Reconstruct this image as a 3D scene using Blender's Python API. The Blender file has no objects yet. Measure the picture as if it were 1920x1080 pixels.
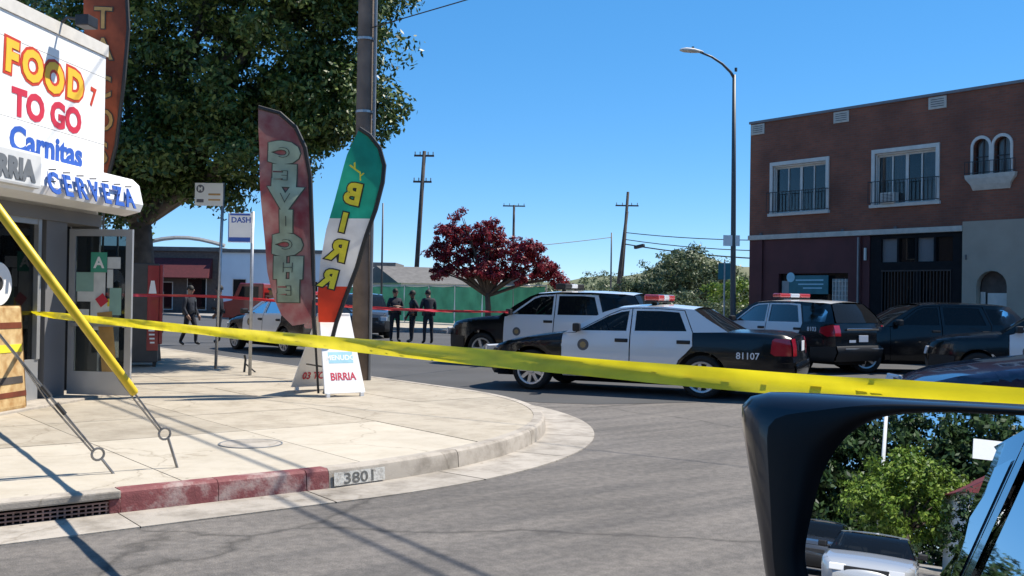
import bpy, bmesh, math, random
import numpy as np
from mathutils import Vector, Matrix
from mathutils.geometry import tessellate_polygon
R = math.radians
random.seed(7); rng = np.random.default_rng(7)
SC = bpy.context.scene
COL = SC.collection

# ------------------------------------------------------------------ camera, sky, sun, exposure
# World: X runs along the near street (the way the car points), Y along the cross street, origin at the
# corner where the two kerb lines of the shop block would meet.
CAM = Vector((-9.0, -7.19, 1.55))
cd = bpy.data.cameras.new('camera'); cam = bpy.data.objects.new('camera', cd); COL.objects.link(cam)
cd.sensor_width = 36; cd.lens = 36 * 1900 / 1920; cd.clip_start = 0.05; cd.clip_end = 3000
CROT = Matrix.Rotation(R(51.54 - 90), 4, 'Z') @ Matrix.Rotation(R(90.573), 4, 'X') @ Matrix.Rotation(R(0.9), 4, 'Z')
cam.matrix_world = Matrix.Translation(CAM) @ CROT
SC.camera = cam
SUN_EL, SUN_DIR = R(56), Vector((0.965, -0.262, 0)).normalized()
w = bpy.data.worlds.new('World'); SC.world = w; w.use_nodes = True
nt = w.node_tree
sky = nt.nodes.new('ShaderNodeTexSky'); sky.sky_type = 'NISHITA'; sky.sun_disc = False
sky.sun_elevation = SUN_EL; sky.sun_rotation = math.atan2(SUN_DIR.x, SUN_DIR.y)
sky.air_density = 0.6; sky.dust_density = 0.0; sky.ozone_density = 10; sky.altitude = 30
bg = nt.nodes['Background']; bg.inputs['Strength'].default_value = 0.15
ga = nt.nodes.new('ShaderNodeGamma'); ga.inputs['Gamma'].default_value = .55   # compresses the bright horizon like the phone's tone curve
hs_ = nt.nodes.new('ShaderNodeHueSaturation'); hs_.inputs['Saturation'].default_value = 1.48; hs_.inputs['Value'].default_value = 1.72
nt.links.new(sky.outputs[0], ga.inputs['Color']); nt.links.new(ga.outputs[0], hs_.inputs['Color']); nt.links.new(hs_.outputs[0], bg.inputs['Color'])
sd = bpy.data.lights.new('sun', 'SUN'); sd.energy = 5.0; sd.angle = R(0.53); sd.color = (1, .92, .80)
sun = bpy.data.objects.new('sun', sd); COL.objects.link(sun)
sdir = Vector((SUN_DIR.x * math.cos(SUN_EL), SUN_DIR.y * math.cos(SUN_EL), math.sin(SUN_EL)))
sun.rotation_euler = sdir.to_track_quat('Z', 'Y').to_euler(); sun.location = (20, -10, 30)
SC.view_settings.view_transform = 'Standard'; SC.view_settings.look = 'None'
SC.view_settings.exposure = 0.62; SC.view_settings.gamma = 1
SC.cycles.max_bounces = 6; SC.cycles.transparent_max_bounces = 12; SC.cycles.caustics_reflective = False
SC.cycles.use_denoising = True

# ------------------------------------------------------------------ materials
MATS = {}
def P(name, col, rough=.6, metal=0, var=.12, scale=6, bump=0, bscale=40, coat=0, spec=.5, col2=None, trans=0):
    if name in MATS: return MATS[name]
    m = bpy.data.materials.new(name); m.use_nodes = True; MATS[name] = m
    t = m.node_tree; b = t.nodes['Principled BSDF']
    b.inputs['Roughness'].default_value = rough; b.inputs['Metallic'].default_value = metal
    b.inputs['Specular IOR Level'].default_value = spec
    b.inputs['Coat Weight'].default_value = coat; b.inputs['Coat Roughness'].default_value = .04
    tc = t.nodes.new('ShaderNodeTexCoord')
    if var or col2:
        n = t.nodes.new('ShaderNodeTexNoise'); n.inputs['Scale'].default_value = scale; n.inputs['Detail'].default_value = 6
        t.links.new(tc.outputs['Object'], n.inputs['Vector'])
        r = t.nodes.new('ShaderNodeValToRGB'); r.color_ramp.elements[0].position = .3; r.color_ramp.elements[1].position = .7
        c2 = col2 or tuple(min(1, c * (1 + var)) for c in col)
        c1 = col if col2 else tuple(c * (1 - var) for c in col)
        r.color_ramp.elements[0].color = (*c1, 1); r.color_ramp.elements[1].color = (*c2, 1)
        t.links.new(n.outputs['Fac'], r.inputs['Fac']); t.links.new(r.outputs['Color'], b.inputs['Base Color'])
    else:
        b.inputs['Base Color'].default_value = (*col, 1)
    if bump:
        n2 = t.nodes.new('ShaderNodeTexNoise'); n2.inputs['Scale'].default_value = bscale; n2.inputs['Detail'].default_value = 5
        t.links.new(tc.outputs['Object'], n2.inputs['Vector'])
        bp = t.nodes.new('ShaderNodeBump'); bp.inputs['Strength'].default_value = bump; bp.inputs['Distance'].default_value = .02
        t.links.new(n2.outputs['Fac'], bp.inputs['Height']); t.links.new(bp.outputs['Normal'], b.inputs['Normal'])
    if trans:
        o = t.nodes['Material Output']; tr = t.nodes.new('ShaderNodeBsdfTranslucent'); mx = t.nodes.new('ShaderNodeMixShader')
        mx.inputs[0].default_value = trans
        src = b.inputs['Base Color'].links[0].from_socket if b.inputs['Base Color'].links else None
        if src: t.links.new(src, tr.inputs['Color'])
        else: tr.inputs['Color'].default_value = (*col, 1)
        t.links.new(b.outputs[0], mx.inputs[1]); t.links.new(tr.outputs[0], mx.inputs[2]); t.links.new(mx.outputs[0], o.inputs['Surface'])
    return m
def leafmat(name, c1, c2, c3, trans=.28):
    m = bpy.data.materials.new(name); m.use_nodes = True; MATS[name] = m
    t = m.node_tree; b = t.nodes['Principled BSDF']; b.inputs['Roughness'].default_value = .45
    b.inputs['Specular IOR Level'].default_value = .35
    g = t.nodes.new('ShaderNodeNewGeometry'); r = t.nodes.new('ShaderNodeValToRGB')
    r.color_ramp.elements[0].color = (*c1, 1); r.color_ramp.elements[1].color = (*c3, 1)
    e = r.color_ramp.elements.new(.5); e.color = (*c2, 1)
    t.links.new(g.outputs['Random Per Island'], r.inputs['Fac'])
    tr = t.nodes.new('ShaderNodeBsdfTranslucent'); mx = t.nodes.new('ShaderNodeMixShader'); mx.inputs[0].default_value = trans
    t.links.new(r.outputs['Color'], b.inputs['Base Color']); t.links.new(r.outputs['Color'], tr.inputs['Color'])
    t.links.new(b.outputs[0], mx.inputs[1]); t.links.new(tr.outputs[0], mx.inputs[2])
    t.links.new(mx.outputs[0], t.nodes['Material Output'].inputs['Surface'])
    return m
def glassmat(name, tint, alpha, rough=.02):
    # tinted sheet glass: part lets light through, the rest is a dark glossy pane
    m = bpy.data.materials.new(name); m.use_nodes = True; MATS[name] = m
    t = m.node_tree; t.nodes.remove(t.nodes['Principled BSDF'])
    tp = t.nodes.new('ShaderNodeBsdfTransparent'); tp.inputs[0].default_value = (*tint, 1)
    df = t.nodes.new('ShaderNodeBsdfDiffuse'); df.inputs[0].default_value = (.012, .014, .016, 1)
    gl = t.nodes.new('ShaderNodeBsdfGlossy'); gl.inputs['Roughness'].default_value = rough
    m1 = t.nodes.new('ShaderNodeMixShader'); m1.inputs[0].default_value = alpha
    t.links.new(tp.outputs[0], m1.inputs[1]); t.links.new(df.outputs[0], m1.inputs[2])
    fr = t.nodes.new('ShaderNodeFresnel'); fr.inputs[0].default_value = 1.5 if 'shop' in name or 'window' in name else 1.33
    m2 = t.nodes.new('ShaderNodeMixShader'); t.links.new(fr.outputs[0], m2.inputs[0])
    t.links.new(m1.outputs[0], m2.inputs[1]); t.links.new(gl.outputs[0], m2.inputs[2])
    t.links.new(m2.outputs[0], t.nodes['Material Output'].inputs['Surface'])
    return m
def nodes(m): return m.node_tree, m.node_tree.nodes['Principled BSDF']

def asphalt():
    m = P('asphalt', (.125, .12, .115), rough=.93, var=0, bump=.35, bscale=160)
    t, b = nodes(m); tc = t.nodes.new('ShaderNodeTexCoord')
    def noise(s, d=6, vec=None):
        n = t.nodes.new('ShaderNodeTexNoise'); n.inputs['Scale'].default_value = s; n.inputs['Detail'].default_value = d
        t.links.new(vec or tc.outputs['Object'], n.inputs['Vector']); return n.outputs['Fac']
    mp = t.nodes.new('ShaderNodeMapping'); mp.inputs['Scale'].default_value = (.25, 2.2, 1)
    t.links.new(tc.outputs['Object'], mp.inputs['Vector'])
    def ramp(fac, a, b_, p0=.3, p1=.7):
        r = t.nodes.new('ShaderNodeValToRGB'); r.color_ramp.elements[0].position = p0; r.color_ramp.elements[1].position = p1
        r.color_ramp.elements[0].color = (*a, 1); r.color_ramp.elements[1].color = (*b_, 1); t.links.new(fac, r.inputs['Fac']); return r.outputs['Color']
    def mul(x, y, f=1):
        k = t.nodes.new('ShaderNodeMixRGB'); k.blend_type = 'MULTIPLY'; k.inputs[0].default_value = f
        t.links.new(x, k.inputs[1]); t.links.new(y, k.inputs[2]); return k.outputs[0]
    c = ramp(noise(.35), (.125, .116, .107), (.18, .168, .157))
    c = mul(c, ramp(noise(1.6, 5, mp.outputs[0]), (.72, .72, .73), (1.1, 1.08, 1.06), .35, .65))
    c = mul(c, ramp(noise(90, 3), (.7, .7, .7), (1.25, 1.25, 1.25)))
    c = mul(c, ramp(noise(14, 6), (.80, .80, .80), (1.14, 1.13, 1.12), .35, .65))
    v = t.nodes.new('ShaderNodeTexVoronoi'); v.feature = 'DISTANCE_TO_EDGE'; v.inputs['Scale'].default_value = .16
    wv = t.nodes.new('ShaderNodeVectorMath'); wv.operation = 'ADD'
    nn = t.nodes.new('ShaderNodeTexNoise'); nn.inputs['Scale'].default_value = .8; nn.inputs['Detail'].default_value = 8
    t.links.new(tc.outputs['Object'], nn.inputs['Vector']); t.links.new(tc.outputs['Object'], wv.inputs[0]); t.links.new(nn.outputs['Color'], wv.inputs[1])
    t.links.new(wv.outputs[0], v.inputs['Vector'])
    c = mul(c, ramp(v.outputs['Distance'], (.5, .5, .5), (1, 1, 1), .0015, .005))
    t.links.new(c, b.inputs['Base Color'])
    return m
def concrete(name, col, stain=.75, sc=1.2):
    m = P(name, col, rough=.9, var=.06, scale=sc, bump=.15, bscale=90)
    t, b = nodes(m); src = b.inputs['Base Color'].links[0].from_socket
    tc = t.nodes.new('ShaderNodeTexCoord')
    n = t.nodes.new('ShaderNodeTexNoise'); n.inputs['Scale'].default_value = 3.1; n.inputs['Detail'].default_value = 9; n.inputs['Roughness'].default_value = .7
    t.links.new(tc.outputs['Object'], n.inputs['Vector'])
    r = t.nodes.new('ShaderNodeValToRGB'); r.color_ramp.elements[0].position = .34; r.color_ramp.elements[1].position = .56
    r.color_ramp.elements[0].color = (stain, stain * .98, stain * .95, 1); r.color_ramp.elements[1].color = (1, 1, 1, 1)
    t.links.new(n.outputs['Fac'], r.inputs['Fac'])
    n3 = t.nodes.new('ShaderNodeTexVoronoi'); n3.inputs['Scale'].default_value = 2.3; t.links.new(tc.outputs['Object'], n3.inputs['Vector'])
    r3 = t.nodes.new('ShaderNodeValToRGB'); r3.color_ramp.elements[0].position = .025; r3.color_ramp.elements[1].position = .045
    r3.color_ramp.elements[0].color = (.45, .43, .4, 1); r3.color_ramp.elements[1].color = (1, 1, 1, 1)
    t.links.new(n3.outputs['Distance'], r3.inputs['Fac'])
    wv = t.nodes.new('ShaderNodeVectorMath'); wv.operation = 'ADD'; nn = t.nodes.new('ShaderNodeTexNoise'); nn.inputs['Scale'].default_value = 1.4; nn.inputs['Detail'].default_value = 8
    t.links.new(tc.outputs['Object'], nn.inputs['Vector']); t.links.new(tc.outputs['Object'], wv.inputs[0]); t.links.new(nn.outputs['Color'], wv.inputs[1])
    n4 = t.nodes.new('ShaderNodeTexVoronoi'); n4.feature = 'DISTANCE_TO_EDGE'; n4.inputs['Scale'].default_value = .34; t.links.new(wv.outputs[0], n4.inputs['Vector'])
    r4 = t.nodes.new('ShaderNodeValToRGB'); r4.color_ramp.elements[0].position = .0015; r4.color_ramp.elements[1].position = .005
    r4.color_ramp.elements[0].color = (.72, .70, .67, 1); r4.color_ramp.elements[1].color = (1, 1, 1, 1); t.links.new(n4.outputs['Distance'], r4.inputs['Fac'])
    oi = t.nodes.new('ShaderNodeObjectInfo'); mr = t.nodes.new('ShaderNodeMapRange'); mr.inputs[3].default_value = .9; mr.inputs[4].default_value = 1.06
    t.links.new(oi.outputs['Random'], mr.inputs[0])
    last = src
    for s in (r.outputs['Color'], r3.outputs['Color'], r4.outputs['Color'], mr.outputs[0]):
        k = t.nodes.new('ShaderNodeMixRGB'); k.blend_type = 'MULTIPLY'; k.inputs[0].default_value = 1
        t.links.new(last, k.inputs[1]); t.links.new(s, k.inputs[2]); last = k.outputs[0]
    t.links.new(last, b.inputs['Base Color'])
    return m
def paintworn(name, paint, under, amount=.5, sc=5):
    m = P(name, paint, rough=.75, var=0, bump=.2, bscale=60)
    t, b = nodes(m); tc = t.nodes.new('ShaderNodeTexCoord')
    n = t.nodes.new('ShaderNodeTexNoise'); n.inputs['Scale'].default_value = sc; n.inputs['Detail'].default_value = 9; n.inputs['Roughness'].default_value = .72
    t.links.new(tc.outputs['Object'], n.inputs['Vector'])
    r = t.nodes.new('ShaderNodeValToRGB'); r.color_ramp.elements[0].position = amount - .04; r.color_ramp.elements[1].position = amount + .1
    r.color_ramp.elements[0].color = (*paint, 1); r.color_ramp.elements[1].color = (*under, 1)
    e = r.color_ramp.elements.new(max(0, amount - .2)); e.color = (*[c * .7 for c in paint], 1)
    t.links.new(n.outputs['Fac'], r.inputs['Fac']); t.links.new(r.outputs['Color'], b.inputs['Base Color'])
    return m
def brick(name, c1, c2, mortar, sx=1.0):
    m = P(name, c1, rough=.9, var=0)
    t, b = nodes(m); tc = t.nodes.new('ShaderNodeTexCoord')
    sp = t.nodes.new('ShaderNodeSeparateXYZ'); cb = t.nodes.new('ShaderNodeCombineXYZ')
    t.links.new(tc.outputs['Object'], sp.inputs[0]); t.links.new(sp.outputs['Y'], cb.inputs['X']); t.links.new(sp.outputs['Z'], cb.inputs['Y'])
    k = t.nodes.new('ShaderNodeTexBrick'); k.inputs['Scale'].default_value = 1; k.inputs['Brick Width'].default_value = .215 * sx; k.inputs['Row Height'].default_value = .075 * sx
    k.inputs['Mortar Size'].default_value = .008; k.inputs['Color1'].default_value = (*c1, 1); k.inputs['Color2'].default_value = (*c2, 1); k.inputs['Mortar'].default_value = (*mortar, 1)
    t.links.new(cb.outputs[0], k.inputs['Vector'])
    n = t.nodes.new('ShaderNodeTexNoise'); n.inputs['Scale'].default_value = .9; n.inputs['Detail'].default_value = 8; t.links.new(tc.outputs['Object'], n.inputs['Vector'])
    r = t.nodes.new('ShaderNodeValToRGB'); r.color_ramp.elements[0].color = (.62, .62, .64, 1); r.color_ramp.elements[1].color = (1.2, 1.15, 1.1, 1)
    r.color_ramp.elements[0].position = .3; r.color_ramp.elements[1].position = .75
    t.links.new(n.outputs['Fac'], r.inputs['Fac'])
    x = t.nodes.new('ShaderNodeMixRGB'); x.blend_type = 'MULTIPLY'; x.inputs[0].default_value = 1
    t.links.new(k.outputs['Color'], x.inputs[1]); t.links.new(r.outputs['Color'], x.inputs[2]); t.links.new(x.outputs[0], b.inputs['Base Color'])
    bp = t.nodes.new('ShaderNodeBump'); bp.inputs['Strength'].default_value = .5; bp.inputs['Distance'].default_value = .01; bp.invert = True
    t.links.new(k.outputs['Fac'], bp.inputs['Height']); t.links.new(bp.outputs['Normal'], b.inputs['Normal'])
    return m

asphalt(); P('ink_line', (.06, .075, .06), .7, var=0)
P('asphalt_dark', (.062, .063, .066), .9, var=.22, scale=.5, bump=.3, bscale=120)
concrete('pavement_concrete', (.395, .35, .28)); concrete('pavement_light', (.47, .425, .35), .88, .8); concrete('kerb_concrete', (.40, .36, .31), .6, 2)
concrete('gutter_concrete', (.38, .345, .30), .6, 1.5); concrete('lot', (.33, .31, .285))
paintworn('kerb_red', (.20, .055, .058), (.36, .27, .25), .50, 3.2); paintworn('kerb_stencil', (.66, .65, .60), (.4, .37, .33), .5, 16)
brick('brick_dark', (.28, .098, .060), (.22, .082, .053), (.17, .115, .092))
P('stucco_white', (.78, .78, .76), .8, var=.05, scale=2, bump=.1); P('stucco_beige', (.36, .31, .25), .9, var=.08, scale=1.5, bump=.2)
P('trim_white', (.62, .60, .56), .7, var=.08); P('trim_cream', (.50, .47, .42), .8, var=.12); P('red_wall', (.085, .022, .024), .7, var=.25, scale=1)
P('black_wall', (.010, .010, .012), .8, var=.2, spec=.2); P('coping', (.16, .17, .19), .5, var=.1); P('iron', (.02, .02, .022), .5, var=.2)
P('aluminium', (.50, .51, .52), .38, .6, var=.05); P('grey_wall', (.16, .16, .165), .7, var=.08, scale=1.5); P('galvanised', (.42, .43, .44), .42, .75, var=.12, scale=14)
P('dark_metal', (.05, .05, .052), .45, .6, var=.15); P('white_plastic', (.8, .8, .8), .4, var=.02); P('grey_metal', (.22, .23, .24), .45, .4, var=.1)
P('wood_pole', (.15, .118, .098), .9, var=.3, scale=3, bump=.5, bscale=25); P('wood_dark', (.06, .05, .045), .9, var=.3, scale=3)
P('lamp_post', (.075, .08, .085), .5, .3, var=.1); P('wire', (.012, .012, .012), .6, var=0); P('steel_wire', (.26, .25, .24), .45, .7, var=.2, scale=20)
P('tape_yellow', (.86, .74, .02), .32, var=.16, scale=5, trans=.35); P('tape_red', (.62, .05, .06), .35, var=.1, trans=.3)
P('guard_yellow', (.70, .50, .02), .45, var=.12, scale=9)
P('sign_white', (.84, .84, .83), .45, var=.02); P('ink_red', (.55, .03, .06), .5, var=.06); P('ink_blue', (.03, .10, .42), .5, var=.06)
P('ink_yellow', (.85, .50, .04), .5, var=.06); P('ink_orange_red', (.55, .05, .02), .5, var=.05); P('ink_black', (.02, .02, .02), .6, var=0)
P('ink_white', (.85, .85, .83), .5, var=0); P('ink_grey', (.10, .10, .11), .6, var=.1); P('ink_green', (.06, .33, .22), .5, var=.05); P('ink_teal', (.03, .16, .19), .6, var=.12)
P('ink_cyan', (.35, .62, .72), .5, var=.1); P('paper', (.62, .64, .62), .6, var=.1, scale=9); P('paper_green', (.25, .42, .36), .6, var=.08)
P('awning_metal', (.62, .63, .63), .45, var=.05); P('awning_front', (.78, .79, .80), .45, var=.04)
P('car_black', (.005, .0055, .007), .2, var=0, coat=.3, spec=.35); P('car_white', (.72, .73, .74), .22, var=0, coat=.8); P('car_navy', (.008, .014, .045), .14, var=0, coat=1)
P('car_silver', (.55, .56, .57), .22, .3, var=0, coat=.8); P('car_grey', (.06, .065, .075), .2, .3, var=0, coat=.8); P('car_red', (.30, .02, .02), .3, var=.05, coat=.5)
P('rubber', (.016, .016, .016), .85, var=.2, scale=20); P('black_plastic', (.009, .009, .010), .55, var=.1, bump=.1, bscale=150); P('rim_silver', (.52, .53, .54), .35, .7, var=.06)
P('chrome', (.7, .7, .72), .12, 1, var=0); P('lamp_red', (.42, .008, .02), .12, var=0, coat=1); P('lamp_red_bar', (.50, .05, .05), .15, var=0, coat=1); P('lamp_clear', (.65, .66, .68), .12, var=0, coat=1, spec=.7)
P('lamp_blue_bar', (.03, .06, .35), .15, var=0, coat=1); P('plate', (.75, .76, .78), .4, var=.03); P('seat_cloth', (.03, .03, .033), .9, var=.2)
P('seal_gold', (.30, .22, .10), .4, var=.2, scale=40); P('mirror_metal', (.75, .78, .82), .0, 1, var=0)
P('uniform', (.012, .015, .025), .85, var=.25, scale=18, bump=.3, bscale=30); P('uniform_trousers', (.010, .012, .02), .85, var=.25, scale=18, bump=.3, bscale=30)
P('skin', (.34, .19, .13), .55, var=.08, scale=20); P('skin_dark', (.17, .09, .06), .55, var=.08, scale=20); P('hair', (.012, .009, .007), .7, var=.2, scale=60); P('leather', (.012, .012, .012), .45, var=.1)
P('fence_green', (.05, .23, .14), .8, var=.28, scale=1.3, trans=.2); P('bark', (.09, .07, .055), .95, var=.3, scale=5, bump=.6, bscale=12); P('bark_grey', (.13, .11, .095), .95, var=.3, scale=5, bump=.6, bscale=12)
P('vend_red', (.27, .015, .02), .35, var=.12, coat=.4); P('vend_dark', (.045, .047, .05), .5, var=.15)
P('roof_grey', (.13, .125, .12), .9, var=.2, scale=3, bump=.3); P('roof_red', (.16, .03, .035), .8, var=.2); P('wall_pale_blue', (.56, .66, .74), .8, var=.06, scale=.6); P('wall_maroon', (.10, .014, .018), .75, var=.2)
P('wall_brown', (.10, .08, .07), .85, var=.2); P('hill_green', (.10, .13, .06), .95, var=.4, scale=.03, col2=(.17, .16, .10)); P('curtain', (.42, .42, .41), .9, var=.12, scale=3)
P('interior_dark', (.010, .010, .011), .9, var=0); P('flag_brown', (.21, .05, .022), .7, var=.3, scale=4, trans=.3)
P('flag_maroon', (.20, .035, .045), .7, var=.35, scale=3.5, trans=.35, col2=(.30, .20, .19)); P('flag_mint', (.40, .50, .38), .7, var=.25, scale=4, trans=.3); P('flag_green', (.01, .28, .19), .6, var=.2, scale=4, trans=.35)
P('flag_white', (.60, .60, .60), .6, var=.12, scale=4, trans=.35); P('flag_red', (.66, .05, .015), .6, var=.15, scale=4, trans=.35); P('flag_letter', (.72, .62, .03), .6, var=.12, scale=8)
P('flag_tan', (.42, .25, .08), .6, var=.25, scale=6)
P('window_frame_dark', (.05, .05, .055), .5, var=.1)
leafmat('leaf_ficus', (.022, .047, .010), (.056, .102, .020), (.135, .188, .048), .10); leafmat('leaf_red', (.05, .006, .012), (.20, .018, .03), (.36, .04, .055), .3)
leafmat('leaf_olive', (.05, .075, .035), (.10, .14, .065), (.17, .20, .10), .25); leafmat('leaf_bright', (.05, .10, .012), (.13, .22, .025), (.26, .34, .06), .3); leafmat('leaf_deep', (.012, .03, .010), (.03, .065, .018), (.06, .10, .03), .2)
glassmat('glass_car', (.30, .34, .34), .45); glassmat('glass_tint', (.12, .14, .15), .8); glassmat('glass_shop', (.55, .6, .6), .25); glassmat('glass_window', (.75, .78, .8), .15)

# ------------------------------------------------------------------ helpers
def M(n): return MATS[n]
def link(name, me, mat=None, parent=None, loc=None, smooth=False):
    o = bpy.data.objects.new(name, me); COL.objects.link(o)
    if mat is not None:
        for k in (mat if isinstance(mat, (list, tuple)) else [mat]): me.materials.append(M(k))
    if parent is not None: o.parent = parent
    if loc is not None: o.location = loc
    if smooth: me.polygons.foreach_set('use_smooth', [True] * len(me.polygons))
    return o
def tag(o, label, cat, group=None):
    o['label'] = label; o['category'] = cat
    if group: o['group'] = group
    return o
def thing(name, label, cat, loc=(0, 0, 0), rz=0, group=None):
    o = bpy.data.objects.new(name, None); COL.objects.link(o); o.empty_display_size = .2
    o.location = loc; o.rotation_euler = (0, 0, rz)
    return tag(o, label, cat, group)
def struct(o): o['kind'] = 'structure'; return o
class MB:
    """collects boxes, tubes, prisms; build() links them as one mesh object"""
    def __init__(s): s.v = []; s.f = []; s.mi = []
    def raw(s, vs, fs, mi=0):
        b = len(s.v); s.v += [tuple(v) for v in vs]; s.f += [tuple(b + i for i in f) for f in fs]; s.mi += [mi] * len(fs); return s
    def box(s, c, d, rz=0, mi=0, mat=None):
        x, y, z = [k / 2 for k in d]
        vs = [Vector((i * x, j * y, k * z)) for i in (-1, 1) for j in (-1, 1) for k in (-1, 1)]
        T = mat if mat is not None else Matrix.Translation(Vector(c)) @ Matrix.Rotation(rz, 4, 'Z')
        return s.raw([T @ v for v in vs], [(0, 1, 3, 2), (4, 6, 7, 5), (0, 4, 5, 1), (2, 3, 7, 6), (0, 2, 6, 4), (1, 5, 7, 3)], mi)
    def span(s, a, b, mi=0): # box from corner to corner
        c = [(p + q) / 2 for p, q in zip(a, b)]; d = [abs(p - q) for p, q in zip(a, b)]; return s.box(c, d, 0, mi)
    def tube(s, pts, rad, n=8, mi=0, cap=True):
        pts = [Vector(p) for p in pts]; rad = rad if isinstance(rad, (list, tuple)) else [rad] * len(pts)
        rings = []; up = None
        for i, p in enumerate(pts):
            d = (pts[min(i + 1, len(pts) - 1)] - pts[max(i - 1, 0)]).normalized()
            if up is None: up = Vector((0, 0, 1)) if abs(d.z) < .9 else Vector((1, 0, 0))
            a = d.cross(up).normalized(); up = a.cross(d).normalized()
            rings.append([p + rad[i] * (math.cos(2 * math.pi * k / n) * a + math.sin(2 * math.pi * k / n) * up) for k in range(n)])
        vs = [v for r in rings for v in r]; fs = []
        for i in range(len(pts) - 1):
            for k in range(n): fs.append((i * n + k, i * n + (k + 1) % n, (i + 1) * n + (k + 1) % n, (i + 1) * n + k))
        if cap: fs += [tuple(range(n - 1, -1, -1)), tuple((len(pts) - 1) * n + k for k in range(n))]
        return s.raw(vs, fs, mi)
    def lathe(s, prof, n=24, T=None, mi=0): # prof (r, h) around local z
        T = T or Matrix(); vs = []; fs = []
        for r, h in prof:
            for k in range(n): vs.append(T @ Vector((r * math.cos(2 * math.pi * k / n), r * math.sin(2 * math.pi * k / n), h)))
        for i in range(len(prof) - 1):
            for k in range(n): fs.append((i * n + k, i * n + (k + 1) % n, (i + 1) * n + (k + 1) % n, (i + 1) * n + k))
        return s.raw(vs, fs, mi)
    def prism(s, pts, z0, z1, mi=0):
        n = len(pts); vs = [(x, y, z0) for x, y in pts] + [(x, y, z1) for x, y in pts]
        fs = [tuple(range(n - 1, -1, -1)), tuple(range(n, 2 * n))] + [(i, (i + 1) % n, n + (i + 1) % n, n + i) for i in range(n)]
        return s.raw(vs, fs, mi)
    def mesh(s, name, bevel=0):
        me = bpy.data.meshes.new(name); me.from_pydata(s.v, [], s.f); me.polygons.foreach_set('material_index', s.mi)
        bm = bmesh.new(); bm.from_mesh(me)
        bmesh.ops.recalc_face_normals(bm, faces=bm.faces)
        if bevel: bmesh.ops.bevel(bm, geom=[e for e in bm.edges if len(e.link_faces) == 2 and e.calc_face_angle(0) > .6], offset=bevel, segments=2, affect='EDGES', profile=.6)
        bm.to_mesh(me); bm.free(); me.update(); return me
    def build(s, name, mat, parent=None, loc=None, bevel=0, smooth=False):
        return link(name, s.mesh(name, bevel), mat, parent, loc, smooth)
def smooth_by(o, ang=.6):
    me = o.data; me.polygons.foreach_set('use_smooth', [True] * len(me.polygons)); me.set_sharp_from_angle(angle=ang); return o
TX = {}
def text_mesh(s, size, bold=0., ext=.004, width=1., vertical=False, gap=1.0):
    """text as mesh in the XY plane, centred on x, baseline y=0"""
    cu = bpy.data.curves.new('t', 'FONT'); cu.body = '\n'.join(s) if vertical else s; cu.size = size; cu.align_x = 'CENTER'; cu.extrude = ext; cu.offset = bold
    cu.space_line = gap; cu.resolution_u = 3
    ob = bpy.data.objects.new('t', cu); me0 = ob.to_mesh(); me = me0.copy(); me.name = 'lettering'; ob.to_mesh_clear()
    bpy.data.objects.remove(ob); bpy.data.curves.remove(cu)
    me.transform(Matrix.Diagonal((width, 1, 1, 1))); me.materials.clear(); return me
def text(name, s, size, mat, parent, T, bold=0., ext=.004, width=1., mirror=False, vertical=False, gap=1.):
    me = text_mesh(s, size, bold, ext, width, vertical, gap)
    if mirror: me.transform(Matrix.Diagonal((-1, 1, 1, 1))); me.flip_normals()
    o = link(name, me, mat, parent); o.matrix_local = T; return o
def frame(origin, right, up): # matrix: local x -> right, y -> up, z -> right x up
    r = Vector(right).normalized(); u = Vector(up).normalized(); n = r.cross(u).normalized(); u = n.cross(r)
    m = Matrix.Identity(4)
    for i in range(3): m[i][0], m[i][1], m[i][2], m[i][3] = r[i], u[i], n[i], origin[i]
    return m
def poly_mesh(name, outer, holes, fmap, sx=None, sz=None):
    """2D polygon with holes, cut on a grid, then mapped by fmap(u,v)->xyz"""
    loops = [[Vector((p[0], p[1], 0)) for p in l] for l in [outer] + list(holes)]
    flat = [v for l in loops for v in l]
    bm = bmesh.new(); vs = [bm.verts.new(v) for v in flat]
    for t in tessellate_polygon(loops):
        try: bm.faces.new([vs[i] for i in t])
        except ValueError: pass
    for ax, st in ((0, sx), (1, sz)):
        if not st: continue
        lo = min(v.co[ax] for v in bm.verts); hi = max(v.co[ax] for v in bm.verts)
        k = math.floor(lo / st) + 1
        while k * st < hi - 1e-4:
            co = Vector((0, 0, 0)); co[ax] = k * st; no = Vector((0, 0, 0)); no[ax] = 1
            bmesh.ops.bisect_plane(bm, geom=bm.verts[:] + bm.edges[:] + bm.faces[:], plane_co=co, plane_no=no, dist=1e-5); k += 1
    bmesh.ops.recalc_face_normals(bm, faces=bm.faces)
    for v in bm.verts: v.co = Vector(fmap(v.co.x, v.co.y))
    me = bpy.data.meshes.new(name); bm.to_mesh(me); bm.free(); return me
def interp(pts, x):
    pts = sorted(pts); 
    if x <= pts[0][0]: return pts[0][1]
    for (x0, y0), (x1, y1) in zip(pts, pts[1:]):
        if x <= x1: return y0 + (y1 - y0) * (x - x0) / (x1 - x0)
    return pts[-1][1]
def arc(cx, cz, r, a0, a1, n=10): return [(cx + r * math.cos(R(a0 + (a1 - a0) * i / n)), cz + r * math.sin(R(a0 + (a1 - a0) * i / n))) for i in range(n + 1)]
def catenary(a, b, sag, n=14):
    a, b = Vector(a), Vector(b); return [a.lerp(b, i / n) - Vector((0, 0, sag * 4 * (i / n) * (1 - i / n))) for i in range(n + 1)]

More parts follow.
